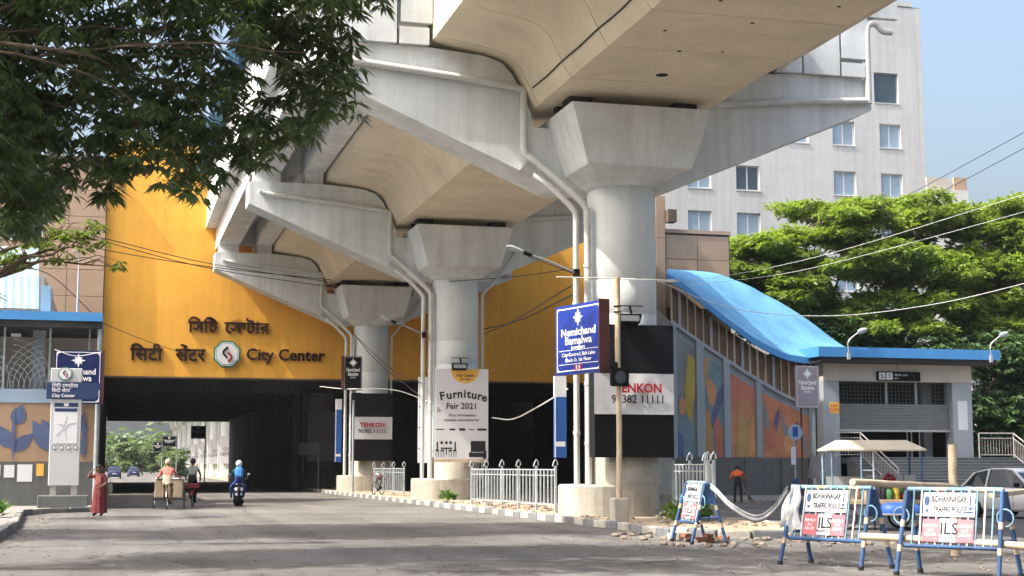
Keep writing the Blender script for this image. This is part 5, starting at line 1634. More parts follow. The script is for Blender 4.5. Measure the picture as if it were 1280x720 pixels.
b = B(); b.torus((0, 0, .35), .4, .025, 'x', 24, 4); b.f = [q for q in b.f if sum(b.v[i][2] for i in q) / 4 > .5 and sum(b.v[i][1] for i in q) / 4 < .2]; b.sm = [True] * len(b.f); b.mi = [0] * len(b.f); b.build('mudguard', M_CHROME, ty, fix=False)
p1 = root('person', 'man in pink shirt and pale cap riding the cargo tricycle away from view', 'person', (1.95, 55.4, 0), R(-6))
J = sitting(.16, .74, 1.14, .4, .9, (.12, .34, .5), (.12, .34, .24))
figure(p1, J, (M_SKIN, SH_PINK, PT_CREAM, M_BLACK, 1, 0)); cap_of(p1, J, M_BBEIGE, 'cap', 1.1)

# second cyclist
by = root('bicycle', 'dark bicycle with maroon rear carrier, ridden by the grey shirted man', 'bicycle', (3.0, 58.4, 0), R(-6))
wheel(by, (0, 0, .34), .34, .02, 20); wheel(by, (0, 1.08, .34), .34, .02, 20)
b = B(); b.tube([(0, 0, .34), (0, .32, .86)], .016, 6); b.tube([(0, .4, .3), (0, .3, .92)], .016, 6); b.tube([(0, .32, .82), (0, .88, .84)], .018, 6); b.tube([(0, .4, .3), (0, .88, .78)], .018, 6); b.tube([(0, .86, .98), (0, 1.08, .34)], .018, 6); b.tube([(0, 0, .34), (0, .4, .3)], .014, 6); b.build('frame', M_BLACK, by)
b = B(); b.tube([(-.29, .72, 1.0), (-.2, .86, 1.02), (.2, .86, 1.02), (.29, .72, 1.0)], .015, 6); b.build('handlebar', M_CHROME, by)
B().loft([sup(0, .27, .09, .14, .92, 2, 14), sup(0, .27, .1, .15, .97, 2, 14), sup(0, .27, .07, .1, 1.0, 2, 14)], True).build('saddle', M_BLACK, by)
B().bbox(-.26, .26, -.28, .12, .72, .9, .03).build('carrier_box', mat('carrier_maroon', (.16, .02, .03), .6), by)
B().box(-.04, .04, -.38, -.35, .5, .62).build('reflector', M_RED, by)
b = B(); b.beam((-.11, .4, .42), (-.03, .4, .3), .03, .1); b.beam((.11, .4, .18), (.03, .4, .3), .03, .1); b.build('pedal', M_BLACK, by)
p2 = root('person', 'dark haired man in grey shirt riding the bicycle right of the tricycle', 'person', (3.0, 58.62, 0), R(-6))
J = sitting(.1, .52, 1.06, .27, .93, (.1, .2, .46), (.1, .2, .22))
figure(p2, J, (M_SKIN, SH_GREY, PT_DARK, M_BLACK, 1, 2)); cap_of(p2, J, M_HAIR)

# scooter and rider
sc = root('scooter', 'dark scooter seen from behind by the dark underpass mouth', 'scooter', (4.85, 59.6, 0), R(-4))
for nm, y in (('rear_wheel', 0), ('front_wheel', 1.22)):
    w_ = B().torus((0, y, .24), .18, .06, 'x', 22, 8).build(nm, M_TYRE, sc)
    o = B(); o.ball((0, y, .24), .12, 12, 7, (.35, 1, 1)); o.build('rim', M_CHROME, w_)
B().loft([sup(0, 0, .13, .1, 0, 3, 16), sup(0, .0, .2, .18, .12, 3, 16), sup(0, .12, .21, .34, .3, 3, 16), sup(0, .2, .17, .42, .42, 3, 16)], True).build('rear_body', M_BLACK, sc); sc.children[-1].location = (0, -.1, .36)
B().loft([sup(0, .15, .13, .42, .78, 3, 18), sup(0, .15, .155, .44, .83, 3, 18), sup(0, .15, .12, .38, .88, 3, 18)], True).build('seat', M_BLACK, sc)
B().bbox(-.17, .17, .5, .9, .26, .32, .02).build('floor_board', M_BLACK, sc)
B().loft([[(-.2, .92, .3), (.2, .92, .3), (.18, 1.0, .3), (-.18, 1.0, .3)], [(-.21, .9, .7), (.21, .9, .7), (.17, .98, .7), (-.17, .98, .7)], [(-.12, .86, .98), (.12, .86, .98), (.1, .93, .98), (-.1, .93, .98)]]).build('front_shield', M_NAVY2, sc)
b = B(); b.tube([(-.34, .7, 1.04), (-.2, .84, 1.04), (.2, .84, 1.04), (.34, .7, 1.04)], .02, 6); b.tube([(0, .86, .95), (0, 1.2, .26)], .03, 6); b.build('handlebar', M_BLACK, sc)
for s_ in (-1, 1):
    b = B(); b.tube([(s_ * .26, .76, 1.05), (s_ * .36, .76, 1.2)], .008, 5); b.ball((s_ * .39, .76, 1.24), .06, 8, 6, (1, .3, .8)); b.build('mirror', M_RAILW, sc)
b = B(); b.tube([(-.13, -.06, .84), (-.15, -.2, .86), (.15, -.2, .86), (.13, -.06, .84)], .016, 6); b.build('grab_rail', M_CHROME, sc)
B().bbox(-.16, .16, -.24, -.18, .6, .72, .015).build('tail_light', M_WFRAME, sc)
B().bbox(-.05, .05, -.26, -.242, .62, .7, .005).build('red_lens', M_RED, sc)
B().box(-.13, .13, -.23, -.215, .42, .52).build('number_plate', M_WHITE, sc)
B().bbox(-.09, .09, -.24, -.1, .24, .41, .02).build('mudguard', M_BLACK, sc)
B().tube([(.18, -.25, .3), (.18, .2, .26)], .045, 8).build('exhaust', M_CHROME, sc)
p3 = root('person', 'rider with white helmet, navy jacket and blue trousers on the scooter', 'person', (4.85, 59.75, 0), R(-4))
J = sitting(.04, .55, 1.08, .31, .84, (.27, .42, .36), (.2, .45, .36))
J['kneL'] = (-.3, .36, .76); J['kneR'] = (.26, .4, .76)
figure(p3, J, (M_SKIN, JK_BLUE, PT_BLUE, M_BLACK, 1, 2)); cap_of(p3, J, M_WHITE, 'helmet', 1.28, .07)
bp = root('backpack', 'bright blue backpack worn by the scooter rider', 'backpack', (4.85 - .01, 59.75 - .16, 1.12), R(-4))
B().loft([sup(0, 0, .15, .06, 0, 4, 18), sup(0, -.02, .17, .1, .1, 4, 18), sup(0, -.01, .16, .09, .3, 4, 18), sup(0, .02, .1, .05, .42, 3, 18)], True).build('bag', BP_BLUE, bp)
B().bbox(-.1, .1, -.135, -.1, .04, .18, .012).build('pocket', mat('pocket_blue', (.08, .30, .62), .7), bp)

# sweeper
p4 = root('person', 'sweeper in orange shirt and black trousers bending over a broom by the mural wall', 'person', (25.5, 58.3, 0), R(-20))
J = dict(pel=(0, 0, .92), spn=(0, .1, 1.1), chs=(0, .26, 1.26), nck=(.0, .36, 1.36), chn=(.01, .42, 1.4), hed=(.02, .48, 1.44), top=(.02, .54, 1.5), face=(.1, .75, -.65))
J.update(shoL=(-.19, .24, 1.28), elbL=(-.3, .3, 1.02), wriL=(-.06, .46, .98), hanL=(.05, .5, .96), shoR=(.19, .26, 1.28), elbR=(.32, .36, 1.05), wriR=(.22, .52, .86), hanR=(.18, .56, .8),
         hipL=(-.1, 0, .88), kneL=(-.13, .03, .48), ankL=(-.14, -.04, .09), toeL=(-.16, .12, .04), hipR=(.1, 0, .88), kneR=(.13, .05, .48), ankR=(.14, .0, .09), toeR=(.16, .16, .04))
figure(p4, J, (M_SKIN, SH_ORANGE, PT_DARK, M_BLACK, 0, 2)); cap_of(p4, J, M_HAIR)
br_ = root('broom', 'broom held by the sweeper in orange shirt', 'broom', (25.5, 58.3, 0), R(-20))
B().tube([(-.02, .42, 1.05), (.2, .6, .72), (.48, .82, .32)], .016, 6).build('handle', M_WOOD, br_)
b = B()
for i in range(26):
    a = i * 2.4; k = .012 * math.sqrt(i)
    b.tube([(.46 + k * .5 * math.cos(a), .8 + k * .5 * math.sin(a), .35), (.66 + 2.2 * k * math.cos(a), .96 + 2.2 * k * math.sin(a), .02)], .006, 4)
b.build('bristles', mat('broom_straw', (.14, .10, .06), .9), br_)

# woman in a sari
p5 = root('person', 'woman in maroon patterned sari standing at the kerb, hand raised to her face', 'person', (-.35, 48.7, 0), R(150))
J = dict(pel=(0, 0, .86), spn=(0, .02, 1.05), chs=(0, .02, 1.22), nck=(0, .03, 1.34), chn=(0, .05, 1.4), hed=(0, .06, 1.47), top=(0, .06, 1.55), face=(.1, 1, -.1))
J.update(shoL=(-.16, .02, 1.26), elbL=(-.27, .06, 1.04), wriL=(-.17, .2, .92), hanL=(-.1, .24, .92), shoR=(.16, .02, 1.26), elbR=(.36, .12, 1.2), wriR=(.2, .18, 1.4), hanR=(.14, .17, 1.45),
         hipL=(-.09, 0, .84), kneL=(-.1, .03, .46), ankL=(-.11, -.02, .09), toeL=(-.12, .13, .03), hipR=(.09, 0, .84), kneR=(.1, .03, .46), ankR=(.11, 0, .09), toeR=(.13, .15, .03))
figure(p5, J, (M_SKIN, SARI, SARI, M_BLACK, 0, 2))
def folds(z, rx, ry, k, ph, n=36, cy=0.0):
    return [((rx + k * math.cos(9 * a + ph)) * math.cos(a), cy + (ry + k * math.cos(9 * a + ph)) * math.sin(a), z) for a in [2 * math.pi * i / n for i in range(n)]]
B().loft([folds(.1, .25, .2, .018, 0), folds(.3, .23, .19, .016, .2), folds(.6, .21, .17, .012, .5), folds(.88, .19, .15, .006, .8), folds(1.0, .16, .125, .003, 1)], True).build('sari_skirt', SARI, p5)
B().loft([folds(.98, .165, .13, .004, 0), folds(1.12, .17, .13, .008, .6), folds(1.26, .2, .12, .01, 1.2), folds(1.34, .13, .09, .004, 1.6)], True, caps=False).build('sari_drape', SARI2, p5)
b = B(); b.ball((0, 0, 0), .125, 16, 10, (.95, 1.0, 1.12)); b.f = [q for q in b.f if sum(b.v[i][1] for i in q) / len(q) < .045]; b.sm = [True] * len(b.f); b.mi = [0] * len(b.f)
o = b.build('sari_veil', SARI2, p5, fix=False); o.location = (0, .05, 1.47)
cap_of(p5, J, M_HAIR, 'hair', 1.02)
bag = root('carry_bag', 'grey green cloth bag hanging at the side of the woman in sari', 'bag', (-.08, 48.75, .72), R(150))
B().loft([sup(0, 0, .12, .05, 0, 3, 16), sup(0, 0, .14, .07, .12, 3, 16), sup(0, 0, .12, .04, .3, 3, 16)], True).build('sack', mat('bag_cloth', (.22, .22, .17), .8, .2, 9), bag)
b = B(); b.tube([(-.07, 0, .3), (-.03, 0, .5), (.03, 0, .5), (.07, 0, .3)], .01, 5); b.build('strap', M_MAROON, bag)

# bicycle parked by the railing under the viaduct
for ob_ in (by,):
    c = copy_tree(ob_); c.location = (13.0, 73.6, .15); c.rotation_euler = (0, R(-8), R(150))
    c['label'] = 'riderless bicycle parked at the railing by the third pier'; c['group'] = 'bicycles'
by['group'] = 'bicycles'

# ------------------------------------------------------------------ vegetation
def leaf_cloud(name, m, parent, blobs, n_clusters, per, L, wd, seed, droop=0.5, flat=0.0, shell=0.5, spread=0.6):
    """clusters of small rhombic leaves spread through ellipsoids (x, y, z, rx, ry, rz) in local coordinates; one mesh"""
    g = np.random.default_rng(seed)
    bl = np.array(blobs, float)
    vol = bl[:, 3] * bl[:, 4] * bl[:, 5]
    k = g.choice(len(bl), n_clusters, p=vol ** .8 / (vol ** .8).sum())
    d = g.normal(size=(n_clusters, 3)); d /= np.linalg.norm(d, axis=1)[:, None]
    rad = shell + (1 - shell) * g.random(n_clusters) ** .5
    rad *= 1 + .18 * g.normal(size=n_clusters)
    c = bl[k, :3] + d * rad[:, None] * bl[k, 3:]
    c = np.repeat(c, per, 0)
    N = len(c)
    a = g.random(N) * 2 * math.pi
    dz = -droop * (.3 + .9 * g.random(N)) + flat * 0
    if flat: dz = g.normal(size=N) * .38 - droop * .3
    dr = np.stack([np.cos(a), np.sin(a), dz], 1); dr /= np.linalg.norm(dr, axis=1)[:, None]
    sd = np.cross(dr, np.array([0, 0, 1.0])); sd /= np.linalg.norm(sd, axis=1)[:, None] + 1e-9
    up = np.cross(sd, dr)
    tw = g.normal(size=N) * (.55 if flat else .6)
    sd = sd * np.cos(tw)[:, None] + up * np.sin(tw)[:, None]
    ln = L * (.65 + .7 * g.random(N)); w_ = wd * (.7 + .6 * g.random(N))
    st = c + dr * (ln * .12)[:, None] + g.normal(size=(N, 3)) * L * .12 * spread
    tip = st + dr * ln[:, None] - np.array([0, 0, 1.0]) * (ln * droop * .25)[:, None]
    mid = st + dr * (ln * .45)[:, None]
    v = np.empty((N, 4, 3)); v[:, 0] = st; v[:, 1] = mid + sd * w_[:, None] / 2; v[:, 2] = tip; v[:, 3] = mid - sd * w_[:, None] / 2
    me = bpy.data.meshes.new(name)
    me.vertices.add(N * 4); me.vertices.foreach_set('co', v.ravel())
    me.loops.add(N * 4); me.loops.foreach_set('vertex_index', np.arange(N * 4, dtype=np.int32))
    me.polygons.add(N); me.polygons.foreach_set('loop_start', np.arange(0, N * 4, 4, dtype=np.int32)); me.polygons.foreach_set('loop_total', np.full(N, 4, dtype=np.int32))
    me.materials.append(m); me.update(calc_edges=True); me.validate()
    o = bpy.data.objects.new(name, me); C.objects.link(o)
    if parent is not None: o.parent = parent
    return o


def limbs(parent, base, blobs, r0, seed, trunk_top, m=M_TRUNK, wig=.4, twigs=5):
    r = random.Random(seed)
    b = B()
    tp = Vector(trunk_top)
    b.tube(arc([base, Vector(base).lerp(tp, .35) + Vector((r.uniform(-.2, .2), r.uniform(-.2, .2), 0)), Vector(base).lerp(tp, .7), tp], 4), r0, 10, rs=None)
    n = len(b.v)
    # taper
    for i, q in enumerate(b.v):
        pass
    b.build('trunk', m, parent)
    bb = B()
    for q in blobs:
        e = Vector(q[:3]); w = wig * (e - tp).length / 3
        mid = [tp.lerp(e, k) + Vector((r.uniform(-w, w), r.uniform(-w, w), r.uniform(.1, 1.0) * w)) for k in (.3, .55, .8)]
        pts = arc([tp] + mid + [e], 4)
        bb.tube(pts, .1, 6, rs=list(np.linspace(r0 * .6, r0 * .08, len(pts))))
        for _ in range(twigs):
            s_ = pts[r.randrange(len(pts) // 2, len(pts))]
            f = e + Vector((r.uniform(-1, 1) * q[3], r.uniform(-1, 1) * q[4], r.uniform(-.7, .8) * q[5])) * .85
            bb.tube([s_, s_.lerp(f, .5) + Vector((0, 0, .15)), f], .03, 4, rs=[r0 * .14, r0 * .08, r0 * .03])
    bb.build('limb', m, parent)


def tree(name, label, loc, blobs, leaf, n, per, L, wd, r0, top, seed, group=None, **kw):
    t = root(name, label, 'tree', loc, 0, group)
    limbs(t, (0, 0, -.1), blobs, r0, seed, top)
    leaf_cloud('crown', leaf, t, blobs, n, per, L, wd, seed, **kw)
    return t

# near tree whose boughs hang into the upper left of the view; trunk outside the frame
nb_ = [(-1.24, 25, 8.6, 1.3, 1.6, 1.1), (0.2, 25.5, 8.2, 1.1, 1.5, 1.0), (1.6, 25, 8.9, 1.2, 1.5, .9), (3.0, 24.6, 9.5, 1.0, 1.2, .65), (4.0, 24.4, 9.75, .5, .7, .38), (3.2, 25.2, 8.7, .75, .9, .7), (3.35, 24.6, 7.95, .62, .7, .55), (2.75, 24.8, 7.5, .55, .7, .5),
       (1.5, 25, 7.4, .75, 1.0, .8), (1.25, 25.2, 6.65, .5, .7, .5), (2.1, 24.8, 7.1, .5, .7, .5), (0.3, 25, 7.1, .8, 1, .75), (-.5, 25.4, 6.9, .8, 1, .8), (-1.6, 25, 6.6, .9, 1.1, 1.2), (-1.75, 24.6, 5.75, .55, .8, .7), (-2.2, 25, 7.6, 1.0, 1.3, 1.3), (-2.5, 25.2, 5.4, .5, .8, .7), (-2.75, 25, 4.7, .4, .6, .5),
       (-3.5, 25, 9.5, 2.0, 2.2, 2.2), (-2.5, 25.5, 10.6, 2.2, 2.2, 1.2), (.5, 25.5, 10.3, 2.2, 2, 1.0), (-5.5, 24.5, 10.5, 2.2, 2.4, 2.2), (2.6, 25.2, 10.6, 1.4, 1.5, .7), (-1, 25, 11.8, 2.5, 2.2, 1.0), (0.9, 24.9, 6.35, .3, .4, .35), (-.2, 25, 6.15, .3, .4, .35),
       (2, 22.5, 11.8, 1.8, 2, .8), (4.5, 22, 12.2, 1.6, 2, .7), (-2, 21.5, 11, 2, 2, 1), (.5, 20.5, 11.4, 2, 1.6, .9)]
tl = root('mango_tree', 'dark leafy tree whose hanging boughs fill the upper left of the view', 'tree', (-6.5, 23, 0))
nbl = [(x + 6.5, y - 23, z, a, b_, c) for x, y, z, a, b_, c in nb_]
limbs(tl, (0, 0, 0), nbl, .07, 3, (-.5, .3, 6.5), M_TRUNK, .55, 3)
B().tube([(0, 0, 0), (-.1, .1, 3), (-.5, .3, 6.6)], .3, 10, rs=[.34, .28, .2]).build('trunk', M_TRUNK, tl)
leaf_cloud('crown', L_MANGO, tl, nbl, 5600, 12, .25, .07, 11, droop=.7, shell=.45)
# street trees left of the view that shade the road
def street_tree(label, loc, seed, k=1.0):
    r = random.Random(seed)
    bl = []
    for i in range(9):
        a = r.uniform(0, 6.28); d = r.uniform(1, 3.4) * k
        bl.append((d * math.cos(a), d * math.sin(a), (7.2 + r.uniform(-1.6, 2.6)) * k, r.uniform(1.3, 2.2) * k, r.uniform(1.3, 2.2) * k, r.uniform(.9, 1.4) * k))
    tree('street_tree', label, loc, bl, L_DARK, 1500, 8, .42, .13, .25, (.2, .1, 4.2 * k), seed, 'street trees on the left pavement', droop=.5, shell=.3)
street_tree('leafy street tree on the left pavement beyond the picture edge, nearest the viewer', (-7.5, 15.5, 0.1), 23, 1.2)
def road_tree(label, loc, bl, n, seed, top):
    tree('street_tree', label, loc, bl, L_DARK, int(n * 1.5), 8, .46, .16, .25, top, seed, 'street trees on the left pavement', droop=.5, shell=.3)
road_tree('tall street tree beyond the left picture edge, its crown high over the road', (-9, 33.5, .1),
    [(0, 0, 14.5, 2.2, 2.6, 1.4), (3, -1, 15.2, 2.2, 2.4, 1.2), (5.5, .5, 15.6, 2, 2.6, 1.1), (8, -.5, 16, 2, 2.4, 1.0), (2, 3, 14.8, 2.2, 2, 1.3), (5, 3.6, 15.8, 2, 1.6, 1.1), (-2.5, 1, 13, 2.2, 2.6, 1.6), (10.5, 1, 16.6, 1.8, 2.2, .9), (7.5, 3, 16.4, 1.8, 1.6, .9)], 2300, 21, (.3, 0, 9.5))
road_tree('street tree behind the left kiosk, dark crown above the sloping pale roof', (-8.5, 66, .1),
    [(0, 0, 14, 2.6, 3, 2.2), (3, 0, 15.5, 2.4, 3, 1.8), (1.5, 1, 17.5, 2.6, 3, 1.6), (-2.5, 0, 16, 2.4, 3, 2.2), (4.6, 1, 13.4, 1.4, 2.2, 1.5), (4, 2.5, 17, 2, 2.4, 1.4)], 2300, 22, (.2, 0, 9))
# fan palm and a loose leafy branch at the left edge
pm = root('fan_palm', 'dark fan palm beside the left kiosk, its pointed fronds hanging at the left edge', 'palm', (-5.0, 46, 0.1))
B().tube([(0, 0, 0), (.05, 0, 4), (.1, 0, 8.2)], .16, 10, rs=[.2, .15, .13]).build('trunk', M_TRUNK, pm)
rp = random.Random(9)
b = B()
def fan(b, base, out, L, n=18):
    base = Vector(base); out = Vector(out).normalized()
    sd = out.cross(Vector((0, 0, 1))).normalized(); up = sd.cross(out)
    hub = base + out * L * .9 + Vector((0, 0, -.12 * L))
    b.tube([base, base.lerp(hub, .5) + Vector((0, 0, .15)), hub], .018, 5)
    for i in range(n):
        a = -1.7 + 3.4 * i / (n - 1)
        d = (out * math.cos(a) + sd * math.sin(a) + up * rp.uniform(-.12, .12)).normalized()
        e = hub + d * L * (.75 + .2 * rp.random()) + Vector((0, 0, -.16 * L))
        mdp = hub.lerp(e, .5) + Vector((0, 0, .06)); w_ = d.cross(up).normalized() * .028 * L
        b.add([hub, mdp + w_, e, mdp - w_], [(0, 1, 2, 3)])
for i in range(26):
    a = i * 2.4; ele = rp.uniform(-.9, .9)
    fan(b, (.1, 0, 8.0 + rp.uniform(-.5, .4)), (math.cos(a), math.sin(a), ele), rp.uniform(1.0, 1.5))
b.build('fronds', L_DARK, pm, fix=False)
o = pm.children[-1]
yt = root('young_tree', 'thin twigs with pale young leaves before the brown building at left', 'tree', (-4.2, 30.5, 0.1))
ybl = [(2.6, -.5, 5.75, .35, .4, .2), (3.2, -.5, 6.05, .32, .3, .25), (3.65, -.5, 6.15, .25, .3, .22), (3.9, -.6, 5.85, .2, .2, .15), (4.15, -.6, 5.35, .14, .15, .16), (3.1, -.5, 5.5, .3, .3, .15), (2.2, -.4, 5.5, .4, .4, .3), (3.4, -.5, 5.75, .3, .3, .12)]
limbs(yt, (0, 0, 0), ybl, .09, 31, (1.6, -.2, 5.0))
leaf_cloud('crown', L_YOUNG, yt, ybl, 120, 6, .17, .06, 33, droop=.5, shell=.1)

# big feathery trees on the right behind the entrance hall
def gul(label, loc, blobs, n, seed, leaf=L_GUL):
    r = random.Random(seed)
    sub_ = []
    for x, y, z, a, b_, c in blobs:                # each bough carries several flat sprays with gaps between them
        for _ in range(9):
            sub_.append((x + r.uniform(-.75, .75) * a, y + r.uniform(-.75, .75) * b_, z + r.uniform(-.9, .9) * c, a * r.uniform(.4, .68), b_ * r.uniform(.4, .68), c * r.uniform(.28, .52)))
    t = root('feathery_tree', label, 'tree', loc, 0, 'feathery trees behind the entrance hall')
    limbs(t, (0, 0, -.1), blobs, .3, seed, (0, 0, 6), M_TRUNK, .5, 6)
    leaf_cloud('crown', leaf, t, sub_, int(n * 2.1), 12, .36, .14, seed, droop=.35, flat=1.0, shell=.3)
    return t
gul('broad bright green feathery tree behind the entrance hall, left and largest crown', (44.5, 80.5, 0),
    [(-6, 0, 14.6, 2.6, 3, 1.3), (-8.6, 0, 13.4, 1.9, 2.4, 1.2), (-8.0, -.5, 11.6, 2.2, 2.2, 1.1), (-10, 0, 12.6, 1.0, 1.6, .8), (-6.8, -1, 9.8, 1.8, 1.8, .9), (-3.5, -1, 16.2, 3, 3, 1.3), (0, 0, 17.0, 3.4, 3, 1.2), (3.5, 0, 16.6, 3, 3, 1.4), (-5, -1.5, 12.4, 2.6, 2.5, 1.4), (-1.5, -2, 13.6, 3, 2.5, 1.5), (2.5, -2, 13.4, 3, 2.5, 1.6), (-3, -2, 10.4, 2.6, 2.4, 1.3), (1.5, -2.5, 10.4, 2.6, 2.5, 1.4), (5.5, -1, 13.5, 2.6, 2.6, 1.7), (5, -2.5, 10.2, 2.5, 2.4, 1.6), (-4.4, -1, 9.0, 2.0, 2, 1.0)], 6400, 41)
gul('bright green feathery tree at the right edge behind the entrance hall', (54, 81.5, 0),
    [(-2, 0, 16.8, 3, 3, 1.4), (2, 0, 17.3, 3, 3, 1.3), (-2.5, -2, 13.6, 2.8, 2.5, 1.6), (1, -2, 14, 3, 2.5, 1.8), (4, -1, 15, 3, 3, 1.6), (-1, -2.5, 10.6, 2.8, 2.5, 1.6), (2.5, -2, 10.8, 2.8, 2.5, 1.6), (4.5, 0, 12.4, 2.5, 2.5, 1.5)], 4200, 42)
tree('dense_tree', 'dark green tree low behind the blue entrance roof', (41, 79, 0), [(-2, 0, 9.2, 2.4, 2, 1.4), (1, 0, 8.6, 2.6, 2, 1.4), (-3.4, 0, 9.4, 1.4, 1.5, .9), (3.4, 0, 8.0, 2.4, 2, 1.5), (5.5, 0, 6.5, 2, 2, 2), (6.0, -.5, 4, 1.8, 1.6, 1.6)], L_DARK, 2600, 9, .42, .15, .22, (0, 0, 5), 43, None, droop=.5, shell=.4)
tree('dense_tree', 'dark bushy tree right of the entrance hall above the stair railing', (48.5, 76, 0), [(-2, 0, 7.5, 2, 2, 1.5), (1, 0, 8, 2.4, 2, 1.6), (-1.5, -.5, 4.8, 2, 1.8, 1.5), (1.8, 0, 5, 2.2, 2, 1.6), (3.8, 0, 7, 2, 2, 2), (0, -.4, 2.4, 2.4, 1.6, 1.4), (3.6, 0, 3.2, 2, 2, 1.6)], L_DARK, 2600, 9, .42, .15, .22, (0, 0, 4), 44, None, droop=.5, shell=.4)
bk = root('boundary_wall', 'low dark boundary wall behind the trees at right', 'wall', (50, 86.5, 0))
WB().box(43, 75, 86.4, 86.8, 0, 3.2).build('wall', M_GRAN, bk)

# trees beyond the underpass
far = [(-10, 190, 1.0), (3.0, 262, .72), (5.5, 285, .7), (-14, 250, 1.3), (9, 240, .62), (9.5, 300, .9), (-6, 330, .9), (7.8, 196, .42), (-12, 190, 1.3), (1, 345, .85)]
for i, (x, y, k) in enumerate(far):
    r = random.Random(60 + i)
    bl = [(r.uniform(-2.5, 2.5) * k, r.uniform(-2, 2) * k, (4.5 + r.uniform(-2.6, 2.4)) * k, r.uniform(1.4, 2.3) * k, 1.8 * k, r.uniform(1.2, 1.8) * k) for _ in range(8)]
    tree('roadside_tree', ['leafy tree left of the far road beyond the underpass', 'tree in the middle of the view through the underpass', 'smaller tree near the far viaduct piers', 'tall tree far left beyond the underpass', 'low bush by the white piers beyond the underpass', 'farthest tree beside the far viaduct', 'tallest tree closing the far road', 'very small green bush at the foot of the far piers', 'tree just behind the left kiosk side of the underpass', 'tree closing the far end of the road'][i],
         (x, y, 0), bl, L_FAR, 700, 7, .8 * k, .4 * k, .25 * k, (0, 0, 2.6 * k), 70 + i, 'trees beyond the underpass', droop=.4, shell=.4)
g = tag(leaf_cloud('far_treeline', L_FAR, None, [(x, 420 + random.uniform(-15, 15), 5, 9, 6, 6) for x in range(-60, 90, 8)], 5000, 6, 2.2, 1.2, 99, droop=.3, shell=.3), kind='stuff')

# weeds and dry litter
def tuft(label, x, y, z, k, seed, m=L_GRASS):
    o = leaf_cloud('weed_tuft', m, None, [(0, 0, .22 * k, .3 * k, .3 * k, .2 * k)], 34, 5, .26 * k, .07 * k, seed, droop=-.5, shell=.1)
    o.location = (x, y, z); tag(o, label, 'plant', 'weed tufts')
tuft('green weeds in front of the railing right of the nearest pier', 14.55, 36.0, .15, 1.4, 1)
tuft('small weed tuft beside the greater weeds by the railing', 13.9, 35.3, .15, .8, 2)
tuft('grass tuft on the left kerb at the picture edge', -3.1, 44.2, .12, 1.0, 3)
tuft('weeds between the railing and the furniture banner pier', 12.8, 57.5, .15, .9, 4)
tuft('yellowish weeds by the white railing end', 14.2, 36.4, .15, 1.0, 5, L_YOUNG)

def scatter(name, m, n, area, z, s0, s1, seed, flat=False):
    r = random.Random(seed)
    b = B()
    for _ in range(n):
        x, y = r.uniform(area[0], area[1]), r.uniform(area[2], area[3])
        s_ = r.uniform(s0, s1)
        if flat:
            a = r.uniform(0, 6.28); c, d = math.cos(a) * s_, math.sin(a) * s_
            b.add([(x - c, y - d, z + .004), (x - d * .4, y + c * .4, z + .012), (x + c, y + d, z + .02 * r.random() + .004), (x + d * .4, y - c * .4, z + .006)], [(0, 1, 2, 3)])
        else:
            l = [[(x + s_ * k * math.cos(t_ + .5) * r.uniform(.75, 1.2), y + s_ * k * math.sin(t_ + .5) * r.uniform(.75, 1.2), z + h * s_) for t_ in np.linspace(0, 6.28, 7)[:-1]] for k, h in ((.9, -.1), (1, .35), (.5, .8))]
            b.loft(l)
    o = b.build(name, m, fix=not flat); o['kind'] = 'stuff'
    return o
scatter('rubble', M_ROCK, 140, (10.6, 15.8, 26.6, 32.6), .0, .03, .11, 1)
scatter('rubble', M_ROCK, 260, (12.5, 16, 32, 58), .15, .025, .09, 2)
scatter('gravel', M_ROCK, 300, (9.5, 16, 16, 31), .0, .012, .035, 3)
scatter('litter', L_DRY, 700, (-2.3, 12, 14, 48), .0, .03, .07, 4, True)
scatter('litter', L_DRY, 260, (-2.9, -1.6, 30, 50), .0, .03, .08, 5, True)
scatter('litter', M_CANOPY, 22, (9.5, 17, 18, 32), .0, .03, .07, 6, True)
scatter('litter', L_DRY, 200, (10, 18, 15, 31), .0, .03, .09, 8, True)
scatter('rubble', M_ROCK, 60, (26.3, 33, 57.0, 58.6), .1, .03, .1, 7)
rb = random.Random(17)
spots = ['under the small barricade, nearest', 'under the small barricade, second', 'leaning on the pile by the small barricade', 'flat beside the small barricade leg', 'apart on the road by the small barricade', 'on top of the brick pile', 'half buried left of the brick pile', 'right of the brick pile']
for i, sp_ in enumerate(spots):
    o = B().bbox(-.12, .12, -.06, .06, 0, .08, .008).build('loose_brick', M_BRICK)
    o.location = (11.45 + .5 * rb.random() + (.9 if i == 4 else 0), 28.6 + .9 * rb.random(), .005 + (.09 if i in (2, 5) else 0)); o.rotation_euler = (rb.uniform(-.15, .15) * (i in (2, 6)), 0, rb.uniform(0, 3))
    tag(o, 'loose red brick ' + sp_, 'brick', 'loose bricks at the median end')
t = B().bbox(-.3, .3, -.16, .16, 0, .17, .03).build('concrete_lump', M_PLINTH); t.location = (11.6, 29.5, 0); t.rotation_euler = (0, 0, .5)
single(t, 'broken concrete kerb lump behind the small barricade', 'rubble block')

